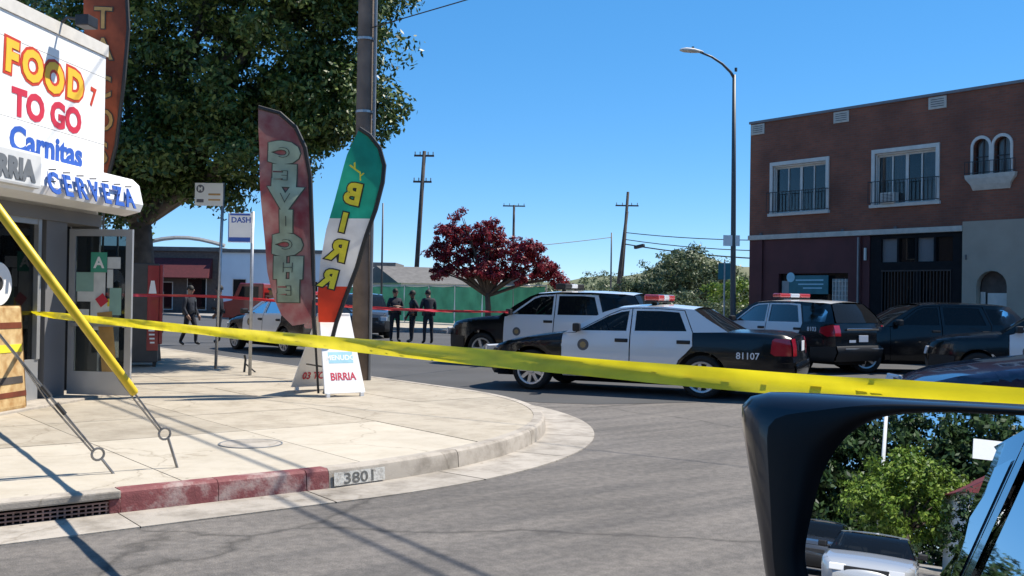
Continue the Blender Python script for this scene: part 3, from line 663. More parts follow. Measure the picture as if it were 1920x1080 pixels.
make_car('suv', 'police_utility_vehicle', 'police SUV seen from its black rear with white doors, before the brick building', 'police car', 11.15, 7.8, 83, POLS, scale=.93, police=True, unit='8103', glass='glass_tint')
make_car('suv', 'sport_utility_vehicle', 'plain black SUV parked in the shade of the black shopfront', 'car', 12.75, 5.35, 139.5, mono('car_black'), scale=.92, glass='glass_tint')
make_car('suv', 'police_utility_vehicle', 'police SUV cut off by the right edge, black wing and white door showing', 'police car', 10.93, 1.44, 117.5, POLS, scale=.90, police=True)
make_car('sedan', 'blue_car', 'dark navy blue car with only its bonnet showing above the wing mirror', 'car', 2.84, -2.9, 129.5, mono('car_navy'))
make_car('sedan', 'police_sedan', 'black and white police sedan behind the bus stop poles and feather flags', 'police car', 3.51, 18.29, 91.5, POL, police=True)
make_car('suv', 'sport_utility_vehicle', 'dark grey SUV facing the camera left of the standing officers', 'car', 10.6, 26.6, 243, mono('car_grey'), scale=.95, glass='glass_tint')

# ------------------------------------------------------------------ the corner shop (left)
S2 = math.sqrt(.5)
SH0 = Vector((-4.76, 7.30, 0))                                # right hand end of the chamfered front
SR, SN = Vector((S2, S2, 0)), Vector((S2, -S2, 0))            # along the front (to the right), out of the front
UPZ = Vector((0, 0, 1))
shop = thing('corner_shop', 'white corner food shop with painted lettering and a small metal canopy', 'shop', SH0)
def sp(s, z, o=0.): return SR * s + SN * o + UPZ * z           # shop local point
TF = frame((0, 0, 0), SR, UPZ)                                # local: x along front, y up, z out
def sbox(mb, s0, s1, z0, z1, o0, o1, mi=0):
    c = sp((s0 + s1) / 2, (z0 + z1) / 2, (o0 + o1) / 2)
    T = frame(c, SR, UPZ); mb.box(None, (s1 - s0, z1 - z0, o1 - o0), mi=mi, mat=T); return mb
fl = SW + .03
m_ = MB(); m_.prism([(-.03, -.03 + .06), (-2.80, -2.80 + .06), (-2.86, -2.86), (-16, -2.86), (-16, 14), (-.02, 14)], 2.56, 4.93)
# keep the upper body behind the sign face
m_.prism([(-.45, .2), (-3.0, -2.2), (-16, -2.2), (-16, 14), (-.25, 14), (-.25, .4)], 0, 2.555)
m_.build('wall', 'stucco_white', shop)
m_ = MB(); sbox(m_, -4.02, .03, 4.80, 4.96, -.1, .05); m_.build('parapet_cap', 'trim_white', shop)
# sign face boards
for z0, z1, nm in ((4.50, 4.795, 0), (3.58, 4.494, 1), (3.155, 3.574, 2)):
    m_ = MB(); sbox(m_, -4.0, .0, z0, z1, -.02, .028); m_.build('sign_board', 'sign_white', shop, bevel=.004)
m_ = MB(); sbox(m_, -4.0, 0, 3.1, 4.8, -.06, -.022); m_.build('sign_backing', 'ink_grey', shop)
def wtext(nm, s, size, mat, sx, z, o, bold=0., width=1., ext=.003, rot=0.):
    return text(nm, s, size, mat, shop, frame(sp(sx, z, o), SR, UPZ) @ Matrix.Rotation(rot, 4, 'Z'), bold=bold, width=width, ext=ext)
# FOOD: one letter each, bouncing a little
for ch, sx, z, rt in (('F', -2.16, 4.12, -.04), ('O', -1.72, 4.10, .03), ('O', -1.26, 4.06, 0), ('D', -.78, 4.07, -.03)):
    wtext('letter_outline', ch, .50, 'ink_orange_red', sx, z, .032, .060, 1.05, .002, rt)
    wtext('letter', ch, .50, 'ink_yellow', sx, z, .037, .024, 1.05, .003, rt)
wtext('letter', '7', .34, 'ink_orange_red', -.34, 4.06, .032, .012, .8, rot=-.1)
wtext('lettering', 'TO GO', .44, 'ink_red', -1.36, 3.63, .032, .020, 1.05)
wtext('lettering', 'Carnitas', .42, 'ink_blue', -1.36, 3.20, .032, .014, 1.12)
# canopy box with CERVEZA
can = MB()
prof = [(.0, 2.66), (.30, 2.60), (.52, 2.66), (.56, 2.76), (.50, 3.02), (.40, 3.11), (.0, 3.145)]
vs = [sp(s, z, o) for s in (-3.9, .10) for o, z in prof]; n = len(prof)
can.raw(vs, [(k, (k + 1) % n, n + (k + 1) % n, n + k) for k in range(n)] + [tuple(range(n - 1, -1, -1)), tuple(range(n, 2 * n))])
cn = can.build('canopy', 'awning_front', shop)
tilt = Vector((0, 0, 1)) * (3.02 - 2.76) + SN * (.50 - .56)
def ctext(s_, size, mat, sx, h, off, **k):
    base = sp(sx, 2.76 + h, .56 - h * .23 + off); return text('canopy_lettering', s_, size, mat, cn, frame(base, SR, tilt), **k)
for i, ch in enumerate('CERVEZA'):
    sx = -2.16 + i * .30
    ctext(ch, .35, 'ink_blue', sx, -.07, .045, bold=.012, ext=.006)
m_ = MB()
for i in range(7):
    for zz in (.06, .2): m_.tube([sp(-2.16 + i * .30, 2.76 + zz, .53), sp(-2.16 + i * .30, 2.76 + zz, .62)], .008, 5)
m_.build('letter_pin', 'dark_metal', cn)
m_ = MB(); sbox(m_, -3.7, -2.44, 2.70, 3.10, .50, .62); o = m_.build('canopy_panel', 'awning_metal', cn, bevel=.03)
text('panel_lettering', 'BIRRIA', .30, 'grey_metal', cn, frame(sp(-3.06, 2.78, .624), SR, UPZ), bold=.02, ext=.004, width=1.05)
# flood lamp on the sign
fl_ = MB(); fl_.tube([sp(-1.12, 4.92, -.02), sp(-1.12, 5.03, .10), sp(-1.12, 5.0, .30)], .022, 6); sbox(fl_, -1.24, -1.0, 4.90, 5.04, .28, .46)
o = fl_.build('flood_lamp', 'dark_metal', None, SH0, bevel=.012); tag(o, 'small floodlight on a bracket above the FOOD sign', 'lamp')
# lower front: threshold, pilaster, shop window, doorway
m_ = MB(); sbox(m_, -4.0, .15, SW - .1, fl, -.6, .42); m_.build('threshold', 'kerb_concrete', shop, bevel=.01)
m_ = MB(); sbox(m_, -1.27, -.80, fl, 2.56, -.40, -.02); m_.build('pilaster', 'grey_wall', shop)
m_ = MB(); sbox(m_, -4.0, .0, 2.44, 2.60, -.40, .015); m_.build('lintel', 'grey_wall', shop)
m_ = MB(); sbox(m_, -.05, .0, fl, 2.44, -.4, .01); m_.build('jamb', 'aluminium', shop)
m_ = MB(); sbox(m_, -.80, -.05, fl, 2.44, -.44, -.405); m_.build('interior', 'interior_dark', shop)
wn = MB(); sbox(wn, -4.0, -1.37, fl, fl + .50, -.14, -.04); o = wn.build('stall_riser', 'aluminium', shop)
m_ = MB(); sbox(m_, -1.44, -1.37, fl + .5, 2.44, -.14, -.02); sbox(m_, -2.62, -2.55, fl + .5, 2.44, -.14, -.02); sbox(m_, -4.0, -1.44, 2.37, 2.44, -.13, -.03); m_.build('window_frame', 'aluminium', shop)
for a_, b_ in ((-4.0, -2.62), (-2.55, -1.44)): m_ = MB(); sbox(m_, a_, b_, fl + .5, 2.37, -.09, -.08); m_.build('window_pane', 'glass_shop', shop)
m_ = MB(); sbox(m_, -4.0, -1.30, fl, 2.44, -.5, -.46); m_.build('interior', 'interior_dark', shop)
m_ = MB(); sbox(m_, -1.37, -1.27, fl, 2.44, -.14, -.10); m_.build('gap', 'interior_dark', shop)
# sheets behind the window
for s0, s1, z0, z1, mt in ((-2.35, -2.0, 1.75, 2.1, 'paper_green'), (-1.95, -1.6, 1.55, 2.0, 'paper'), (-1.80, -1.5, 1.0, 1.35, 'paper_green')):
    m_ = MB(); sbox(m_, s0, s1, z0, z1, -.13, -.125); m_.build('window_sheet', mt, shop)
m_ = MB(); T = frame(sp(-2.16, 1.62, -.07), SR, UPZ)
m_.lathe([(.0, .0), (.09, .0)], 24, T, 1); m_.lathe([(.09, .004), (.10, .012), (.25, .012), (.26, .0)], 28, T); m_.build('round_sticker', ['sign_white', 'ink_black'], shop, smooth=False)
# open glass door, hinged at s=-.80, leaf standing straight out of the front
dl = thing('shop_door', 'open aluminium and glass shop door covered in stickers beside the grey pilaster', 'door', SH0)
DR = SN; DN = -SR                                             # leaf runs along SN, face towards -SR
def dp(u, z, o=0.): return SR * -.79 + DR * (.02 + u) + DN * o + UPZ * z
def dbox(mb, u0, u1, z0, z1, o0, o1, mi=0): mb.box(None, (u1 - u0, z1 - z0, o1 - o0), mi=mi, mat=frame(dp((u0 + u1) / 2, (z0 + z1) / 2, (o0 + o1) / 2), DR, UPZ)); return mb
W = .86; z0, z1 = fl + .015, 2.36
m_ = MB()
for a_ in ((0, .085, z0, z1), (W - .085, W, z0, z1), (.085, W - .085, z0, z0 + .30), (.085, W - .085, z1 - .09, z1)): dbox(m_, *a_, -.022, .022)
m_.build('door_frame', 'aluminium', dl)
m_ = MB(); dbox(m_, .085, W - .085, z0 + .30, z1 - .09, -.004, .004); m_.build('door_glass', 'glass_shop', dl)
m_ = MB(); dbox(m_, .06, W - .06, 1.10, 1.145, .05, .075); dbox(m_, .06, .1, 1.09, 1.155, .02, .06); dbox(m_, W - .1, W - .06, 1.09, 1.155, .02, .06); m_.build('push_bar', 'galvanised', dl)
for u0, u1, za, zb, mt in ((.10, .40, 1.55, 1.80, 'paper_green'), (.12, .34, 1.42, 1.55, 'paper'), (.34, .50, 1.05, 1.95, 'paper'), (.12, .28, 1.18, 1.32, 'paper'), (.52, .70, 1.85, 2.0, 'paper'), (.56, .72, 1.25, 1.6, 'paper_green'), (.30, .60, 1.16, 1.45, 'paper'), (.53, .68, 1.36, 1.46, 'flag_letter'), (.52, .60, 1.6, 1.84, 'paper')):
    m_ = MB(); k_ = random.uniform(.006, .014); dbox(m_, u0, u1, za, zb, k_, k_ + .002); m_.build('sticker', mt, dl)
m_ = MB(); dbox(m_, .30, .52, 1.80, 2.06, .018, .021); gc = m_.build('grade_card', 'ink_green', dl); gc['label'] = 'green hygiene grade card with a white letter A'
text('grade_letter', 'A', .2, 'ink_white', gc, frame(dp(.41, 1.86, .023), DR, UPZ), bold=.006, ext=.001)
m_ = MB(); m_.box(None, (.13, .13, .004), mat=frame(dp(.46, 1.44, .022), DR, UPZ) @ Matrix.Rotation(R(38), 4, 'Z')); m_.build('sticker', 'ink_red', dl)
m_ = MB(); m_.box(None, (.20, .82, .006), mat=frame(dp(.54, .88, .016), DR, UPZ) @ Matrix.Rotation(R(6), 4, 'Z')); m_.build('sticker', 'flag_tan', dl)
# menu board leaning at the left edge
bd = thing('menu_board', 'tan printed menu board standing against the shop front at the left edge', 'sign board', SH0 + sp(-2.66, SW, .30))
P('menu_print', (.36, .20, .07), .7, var=0, col2=(.62, .47, .24), scale=9)
m_ = MB(); m_.box(None, (.86, 1.18, .03), mat=frame(sp(0, .62), SR, UPZ + SN * -.08)); m_.build('panel', 'menu_print', bd, bevel=.03)
for dz, mt, h in ((.98, 'flag_brown', .07), (.72, 'flag_letter', .09), (.36, 'wood_dark', .08), (.2, 'flag_brown', .06)):
    m_ = MB(); m_.box(None, (.6 + .1 * math.sin(dz * 9), h, .006), mat=frame(sp(.08, dz, .068 - .08 * dz), SR, UPZ + SN * -.08)); m_.build('print', mt, bd, bevel=.002)
m_ = MB(); m_.box(None, (.05, 1.15, .03), mat=frame(sp(0, .58, -.14), SR, UPZ + SN * .12)); m_.build('stand', 'wood_dark', bd)

# ------------------------------------------------------------------ street furniture on the corner
CR = Vector((.783, -.622, 0)); CF = Vector((.622, .783, 0))   # across and along the viewing direction from the car
def feather(name, label, base, outline, zones, letters, polepts, lean=0.0, deep=.05, rt=CR, mirror=True):
    """outline in metres (x along rt, z up) from the foot of the pole; zones [(zlo, zhi, mat)] become cloth panels"""
    fg = thing(name, label, 'feather flag', base)
    nrm = Vector((rt.y, -rt.x, 0)) * 1.0                      # faces back towards the near street
    def fm(u, v, o=0.): return rt * u + UPZ * v + nrm * (deep * math.sin(u * 5 + v * 1.7) + .5 * deep * math.sin(v * 6 + u * 3) + o)
    def band(lo, hi):
        p = clip([(x, z) for x, z in outline], (0, -1, -lo)); return clip(p, (0, 1, hi))
    for i, (lo, hi, mt) in enumerate(zones):
        pl = band(lo, hi)
        if len(pl) < 3: continue
        link('cloth', poly_mesh('cloth', pl, [], fm, .07, .07), mt, fg, smooth=True)
    m_ = MB(); m_.tube([fm(u, v, 0) for u, v in polepts], [.016] * len(polepts), 6); m_.build('pole', 'dark_metal', fg)
    hem = [p for p in polepts if p[1] > .4]
    m_ = MB(); m_.tube([fm(u, v, .008) for u, v in hem], .030, 6); m_.build('hem', 'ink_black', fg)
    for ch, u, v, size, mt, bold, wd, rot in letters:
        me = text_mesh(ch, size, bold, .001, wd); me.transform(Matrix.Translation((0, -size * .35, 0)))
        if mirror: me.transform(Matrix.Diagonal((-1, 1, 1, 1))); me.flip_normals()
        me.transform(Matrix.Rotation(rot, 4, 'Z'))
        bm = bmesh.new(); bm.from_mesh(me)
        for ax_ in (0, 1):
            for k_ in range(-6, 7):
                co = Vector((0, 0, 0)); co[ax_] = k_ * .05; no = Vector((0, 0, 0)); no[ax_] = 1
                bmesh.ops.bisect_plane(bm, geom=bm.verts[:] + bm.edges[:] + bm.faces[:], plane_co=co, plane_no=no, dist=1e-5)
        bmesh.ops.triangulate(bm, faces=bm.faces[:]); bm.to_mesh(me); bm.free()
        for vv in me.vertices:
            q = fm(u + vv.co.x, v + vv.co.y, .014 + vv.co.z + (.012 if mt in ('flag_mint', 'flag_letter', 'flag_tan') else .024 if bold < 0 else 0)); vv.co = q
        link('letter', me, mt, fg)
    return fg
def px(x, y, x0=612, y0=748, k=135.): return ((x - x0) / k, (y0 - y) / k)
fb = Vector((-2.35, 5.45, SW))
outl = [px(*p) for p in ((492, 213), (530, 222), (560, 248), (578, 285), (588, 340), (594, 420), (598, 500), (602, 600), (590, 615), (560, 620), (538, 600), (524, 570), (512, 520), (503, 440), (496, 340), (493, 260))]
pole1 = [px(*p) for p in ((612, 745), (606, 660), (602, 600), (598, 500), (594, 420), (588, 340), (578, 285), (560, 248), (530, 222), (492, 213))]
zs = [(0, 1.35, 'flag_maroon'), (1.35, 4.4, 'flag_maroon')]
lt = []
for i, ch in enumerate('CEVICHE'):
    yy = 296 + i * 43; xx = 541 + (yy - 300) * .055
    u, v = px(xx, yy); lt.append((ch, u, v, .335, 'ink_line', .056, 1.45, 0)); lt.append((ch, u, v, .335, 'flag_mint', .045, 1.45, 0)); lt.append((ch, u, v, .22, 'ink_line', -.006, 1.2, 0))
feather('feather_flag', 'maroon feather flag with pale green lettering, left of the pair at the sandwich board', fb, outl, zs, lt, pole1)
outl2 = [px(*p) for p in ((681, 250), (700, 262), (719, 285), (729, 318), (727, 350), (715, 400), (698, 450), (680, 510), (662, 560), (645, 612), (612, 612), (610, 560), (612, 500), (622, 440), (640, 370), (660, 300))]
pole2 = [px(*p) for p in ((624, 745), (636, 650), (645, 612), (662, 560), (680, 510), (698, 450), (715, 400), (727, 350), (729, 318), (719, 285), (700, 262), (681, 250))]
z_g, z_w = px(0, 418)[1], px(0, 545)[1]
lt2 = []
for ch, x_, y_, sz in (('B', 673, 372, .40), ('I', 655, 425, .36), ('R', 646, 477, .40), ('R', 630, 530, .34)):
    u, v = px(x_, y_); lt2 += [(ch, u, v, sz, 'ink_black', .034, 1.05, -.22), (ch, u, v, sz, 'flag_letter', .016, 1.05, -.22)]
for x_, y_, sz, rt_ in ((672, 320, .22, .5), (688, 335, .16, -.4)):
    u, v = px(x_, y_); lt2.append(('y', u, v, sz, 'flag_letter', .002, 1., rt_))
feather('feather_flag', 'leaning feather flag in green, white and red with yellow letters', fb + CR * .0 - CF * .06, outl2, [(0, z_w, 'flag_red'), (z_w, z_g, 'flag_white'), (z_g, 5, 'flag_green')], lt2, pole2, deep=.035)
# brown TACOS flag behind the shop corner
out3 = [(-.42, 3.0), (-.16, 3.0), (.02, 3.6), (.13, 4.6), (.17, 5.4), (.12, 5.9), (-.02, 6.25), (-.25, 6.5), (-.52, 6.62), (-.50, 5.0)]
pl3 = [(-.17, 0), (-.17, 2.9), (.02, 3.6), (.13, 4.6), (.17, 5.4), (.12, 5.9), (-.02, 6.25), (-.25, 6.5), (-.52, 6.62)]
lt3 = []
for ch, v in (('T', 5.55), ('A', 5.08), ('C', 4.5), ('O', 4.0), ('S', 3.5)):
    lt3 += [(ch, -.20, v, .46, 'wood_dark', .022, .95, 0), (ch, -.20, v, .46, 'flag_tan', .006, .95, 0)]
feather('feather_flag', 'brown feather flag with tan TACOS lettering behind the shop corner', Vector((-4.17, 8.67, SW)), out3, [(0, 7, 'flag_brown')], lt3, pl3, deep=.03, mirror=False)

# sandwich board
sb = thing('sandwich_board', 'white A-frame sandwich board on the pavement holding the two feather flags', 'sandwich board', (-2.16, 5.05, SW), R(-5))
def leaf(nm, y0, y1, mat, w0=.30, w1=.23, z1=1.10):
    vs = []
    for o in (-.016, .016):
        vs += [(-w0, y0 + o, .05), (w0, y0 + o, .05), (w1, y1 + o, z1), (-w1, y1 + o, z1)]
    m2 = MB(); m2.raw(vs, [(0, 1, 2, 3), (7, 6, 5, 4), (0, 4, 5, 1), (1, 5, 6, 2), (2, 6, 7, 3), (3, 7, 4, 0)]); return m2.build(nm, mat, sb, bevel=.006)
f1 = leaf('front_board', 0, .40, 'sign_white'); f2 = leaf('back_board', 1.12, .46, 'sign_white', .34)
m_ = MB(); m_.span((-.23, .38, 1.06), (.23, .48, 1.13)); m_.build('top_cap', 'sign_white', sb, bevel=.015)
for yy in (0, 1.12):
    for xx in (-.25, .25): m_ = MB(); m_.box((xx, yy, .025), (.05, .05, .05)); m_.build('foot', 'sign_white', sb)
m_ = MB(); m_.tube([(-.235, .13, .40), (-.235, .80, .40)], .012, 5); m_.tube([(.235, .13, .40), (.235, .80, .40)], .012, 5); m_.build('brace', 'dark_metal', sb)
m_ = MB(); m_.box(None, (.40, .45, .006), mat=frame((0, .82, .52), (1, 0, 0), (0, -.66, 1.03))); m_.build('inner_sheet', 'paper', sb)
fdir = Vector((0, .40, 1.03))
def bt(s_, size, mat, x, h, **k): p_ = Vector((x, -.020, .05)) + fdir * h; return text('board_lettering', s_, size, mat, f1, frame(p_, (1, 0, 0), fdir), **k)
bt('BIRRIA', .15, 'ink_red', 0, .17, bold=.003, ext=.001, width=.85); bt('TACOS', .12, 'flag_letter', 0, .70, bold=.003, ext=.001)
m_ = MB(); m_.box(None, (.36, .16, .003), mat=frame(Vector((0, -.019, .05)) + fdir * .46, (1, 0, 0), fdir)); m_.build('board_print', 'ink_cyan', f1)
bt('MENUDO', .10, 'ink_white', 0, .43, bold=.003, ext=.001)
text('board_lettering', '03 TCO', .17, 'ink_red', f2, frame((0, 1.015, .17), (1, 0, 0), (0, -.66, 1.03)), bold=.003, ext=.002, width=.75)

# bus stop poles with their signs
bp = thing('bus_stop_sign', 'taller bus stop pole with a cream sign plate bearing a round M emblem', 'bus stop', (-1.65, 10.79, SW))
m_ = MB(); m_.tube([(0, 0, 0), (CR.x * .085, CR.y * .085, 3.42)], .030, 8); m_.build('post', 'galvanised', bp, smooth=True)
T = frame(Vector((0, 0, 3.2)) + CR * -.17 - CF * .035, CR, UPZ + CR * .0)
m_ = MB(); m_.box((0, 0, 0), (.52, .42, .008)); o = m_.build('sign_plate', 'paper', bp, bevel=.003); o.matrix_local = T
P('sign_cream', (.70, .69, .62), .5, var=.03); o.data.materials[0] = M('sign_cream')
m_ = MB(); m_.lathe([(0, .006), (.075, .006)], 20); o2 = m_.build('emblem', 'ink_grey', bp); o2.matrix_local = T @ Matrix.Translation((-.16, .10, 0))
text('emblem_letter', 'M', .11, 'sign_cream', bp, T @ Matrix.Translation((-.16, .062, .008)), bold=.004, ext=.001)
m_ = MB(); m_.box((.1, .0, .006), (.22, .035, .003)); m_.box((.1, -.1, .006), (.22, .03, .003)); m_.box((-.16, -.12, .006), (.13, .06, .003), mi=1); o3 = m_.build('sign_print', ['flag_tan', 'ink_grey'], bp); o3.matrix_local = T
bp2 = thing('bus_stop_sign', 'shorter bus stop pole with a white sign plate framed in blue', 'bus stop', (-1.76, 9.04, SW))
m_ = MB(); m_.tube([(0, 0, 0), (0, 0, 2.78)], .030, 8); m_.build('post', 'galvanised', bp2, smooth=True)
T = frame(Vector((0, 0, 2.50)) + CR * -.205 - CF * .036, CR, UPZ)
m_ = MB(); m_.box((0, 0, 0), (.40, .50, .008)); o = m_.build('sign_plate', 'sign_white', bp2, bevel=.003); o.matrix_local = T
m_ = MB(); m_.box((0, .225, .006), (.34, .03, .003)); m_.box((0, -.20, .006), (.36, .075, .003)); m_.box((-.19, 0, .006), (.012, .46, .003)); o = m_.build('sign_print', 'ink_blue', bp2); o.matrix_local = T
text('sign_lettering', 'DASH', .13, 'ink_blue', bp2, T @ Matrix.Translation((.02, .09, .006)), bold=.003, ext=.001)
# low metal stub between them
m_ = MB(); m_.tube([(0, 0, 0), (.03, .02, .22), (.0, .0, .30)], .02, 6); m_.tube([(.02, .0, .15), (.16, -.12, .0)], .014, 5); o = m_.build('pipe_stub', 'dark_metal', None, (-1.55, 9.75, SW)); tag(o, 'bent dark pipe stub between the two bus stop poles', 'pipe')

# red vending machine / news box
vm = thing('vending_machine', 'tall red and black vending machine on the pavement beyond the shop door', 'vending machine', (-2.55, 12.05, SW), R(-20))
m_ = MB(); m_.span((-.42, -.33, .08), (.26, .40, 1.92)); m_.build('cabinet', 'vend_dark', vm, bevel=.02)
m_ = MB(); m_.span((.262, -.31, .42), (.33, .38, 1.90)); fr_ = m_.build('front_panel', 'vend_red', vm, bevel=.015)
m_ = MB(); m_.span((.06, -.345, .30), (.262, -.331, 1.88)); m_.build('side_panel', 'vend_red', vm, bevel=.004)
m_ = MB(); m_.raw([(.08, -.349, 1.36), (.22, -.349, 1.36), (.18, -.349, 1.60), (.12, -.349, 1.60)], [(0, 1, 2, 3)]); m_.build('print', 'sign_white', vm)
m_ = MB(); m_.span((.332, -.05, .62), (.345, .22, .82)); m_.build('delivery_flap', 'ink_black', fr_)
m_ = MB(); m_.span((.332, -.28, 1.0), (.347, -.16, 1.4)); m_.build('coin_panel', 'grey_metal', fr_)
for k in range(4): m_ = MB(); m_.span((.09 + .01 * k, -.350, .66 - .075 * k), (.20, -.346, .69 - .075 * k)); m_.build('print', 'sign_white', vm)
for xx in (-.36, .2):
    for yy in (-.28, .34): m_ = MB(); m_.span((xx - .03, yy - .03, 0), (xx + .03, yy + .03, .085)); m_.build('leg', 'iron', vm)

# utility pole on the corner, its wires, the guyed pole off to the left
up_ = thing('utility_pole', 'thick brown wooden utility pole behind the feather flags', 'utility pole', (-.6, 7.35, SW))
m_ = MB(); m_.tube([(0, 0, -.1), (.0, .02, 3), (.02, .04, 6.5), (.02, .05, 12)], [.142, .135, .128, .11], 14); m_.build('post', 'wood_pole', up_, smooth=True)
m_ = MB(); m_.tube([(.10, -.13, 0), (.11, -.12, 5.2), (.11, -.11, 9)], .028, 6); m_.build('conduit', 'grey_metal', up_)
for z in (2.4, 4.4, 5.6): m_ = MB(); m_.lathe([(.138, -.02), (.145, -.02), (.145, .02), (.138, .02)], 14, Matrix.Translation((0.01, .03, z))); m_.build('band', 'galvanised', up_)
m_ = MB(); m_.box((.02, .05, 10.6), (2.4, .1, .12)); m_.build('crossarm', 'wood_pole', up_)
def wire(label, a, b, sag, r=.012, grp='overhead wires'):
    m2 = MB(); m2.tube(catenary(a, b, sag), r, 4); o = m2.build('overhead_wire', 'wire'); tag(o, label, 'wire', grp); return o
wire('lower telephone cable leaving the thick wooden pole over the near street', (-.55, 7.2, 6.55), (-4.6, -36, 6.4), .5, .022)
wire('upper telephone cable leaving the thick wooden pole over the near street', (-.55, 7.2, 6.95), (-4.4, -36, 6.8), .5, .022)
wire('power line from the crossarm of the thick wooden pole over the near street', (-.9, 7.4, 10.7), (-3.6, -36, 10.4), .5, .014)
gp_ = thing('utility_pole', 'wooden utility pole left of the frame held by the yellow-guarded guy wires', 'utility pole', (-11.9, .78, SW))
m_ = MB(); m_.tube([(0, 0, -.1), (0, 0, 10)], [.15, .12], 12); m_.build('post', 'wood_pole', gp_, smooth=True)
def guy(label, base, eye, top, guard=None, extra=False):
    gw_ = thing('guy_wire', label, 'guy wire', base); b = Vector(base)
    m2 = MB(); m2.tube([(0, 0, -.05), Vector(eye) - b], .011, 6); m2.build('anchor_rod', 'steel_wire', gw_)
    e = Vector(eye) - b; t = Vector(top) - b; d = (t - e).normalized(); sdv = Vector((0, 1, 0))
    m2 = MB(); c = e + d * .05; perp = d.cross(sdv).normalized()
    m2.tube([c + .045 * (math.cos(2 * math.pi * k / 14) * d + math.sin(2 * math.pi * k / 14) * perp) for k in range(15)], .010, 5); m2.build('eye', 'steel_wire', gw_)
    m2 = MB(); m2.tube([e + d * .1, t], .0085, 5); m2.tube([e + d * .09 + perp * .02, e + d * .6 + perp * .035, e + d * 1.0 + perp * .004], .007, 4); m2.build('strand', 'steel_wire', gw_)
    for k in (.45, .62): m2 = MB(); m2.tube([e + d * k, e + d * (k + .10)], .018, 6); m2.build('clamp', 'dark_metal', gw_)
    if extra: m2 = MB(); m2.tube([e + d * .1, e + d * .35 + sdv * .14 + UPZ * .02, e + d * 1.3 + sdv * .30 + UPZ * .06, e + d * 2.4 + sdv * .3], .008, 4); m2.build('strand', 'steel_wire', gw_)
    if guard:
        m2 = MB(); m2.tube([e + d * guard[0], e + d * (guard[0] + .02), e + d * guard[1]], [.026, .035, .035], 10); m2.build('guard', 'guard_yellow', gw_, smooth=True)
guy('guy wire with a long yellow plastic guard', (-6.05, .72, SW), (-6.13, .75, .40), (-11.9, .78, 8.35), (.45, 3.2))
guy('bare steel guy wire beside the drain', (-6.52, .72, SW), (-6.63, .76, .28), (-11.9, .78, 7.2), None, True)

# ------------------------------------------------------------------ brick building (right)
FA = 20.3
bb = thing('brick_building', 'two-storey dark brick building with balconet windows and ground floor shopfronts', 'building', (FA, 0, 0))
def fpt(b, z, o=0.): return (-o, b, z)                        # facade point, o = out towards the street
def fbox(mb, b0, b1, z0, z1, o0, o1, mi=0): mb.span((-o0, b0, z0), (-o1, b1, z1), mi); return mb
B0, B1, ZT = 1.4, 16.03, 7.93
W1, W2 = (12.86, 15.02, 4.66, 6.33), (8.98, 11.04, 4.72, 6.36)
def archpts(b0, b1, z0, zs, n=8): # window with half round head
    c = (b0 + b1) / 2; r = (b1 - b0) / 2; return [(b0, z0), (b1, z0)] + [(c + r * math.cos(math.pi * k / n), zs + r * math.sin(math.pi * k / n)) for k in range(n + 1)]
A1, A2 = archpts(7.34, 7.82, 5.42, 6.22), archpts(6.72, 7.20, 5.42, 6.22)
def rect(t): return [(t[0], t[2]), (t[1], t[2]), (t[1], t[3]), (t[0], t[3])]
A3, A4 = archpts(3.6, 4.1, 5.42, 6.2), archpts(4.2, 4.7, 5.42, 6.2)
def facade(name, outer, holes, mat, o=0., depth=.22):
    me = poly_mesh(name, outer, holes, lambda u, v: (-o, u, v))
    bm = bmesh.new(); bm.from_mesh(me); r = bmesh.ops.extrude_face_region(bm, geom=bm.faces[:])
    for v in [e for e in r['geom'] if isinstance(e, bmesh.types.BMVert)]: v.co.x += depth
    bmesh.ops.recalc_face_normals(bm, faces=bm.faces); bm.to_mesh(me); bm.free(); return link(name, me, mat, bb)
facade('upper_wall', [(B0, 3.93), (B1, 3.93), (B1, ZT), (B0, ZT)], [rect(W1), rect(W2), A1, A2, A3, A4], 'brick_dark')
m_ = MB(); m_.span((.35, B0 + .02, .1), (14, B1 - .012, 7.6)); m_.build('body', 'brick_dark', bb)
m_ = MB(); m_.span((.22, B1 - .25, .1), (14, B1 - .001, ZT)); m_.span((.22, B0, .1), (14, B0 + .2, ZT)); m_.build('side_wall', 'brick_dark', bb)
m_ = MB(); fbox(m_, B0 - .04, B1 + .04, ZT, ZT + .09, -.3, .06); m_.build('coping', 'coping', bb, bevel=.01)
for b in (15.70, 12.30, 8.95, 5.55): # cast parapet blocks
    v = MB(); fbox(v, b - .29, b + .29, 7.53, 7.90, 0, .035); o = v.build('vent_block', 'trim_cream', bb, bevel=.008)
    q = MB()
    for k in range(4): fbox(q, b - .21, b + .21, 7.60 + k * .07, 7.622 + k * .07, .034, .04)
    q.build('slot', 'ink_grey', o)
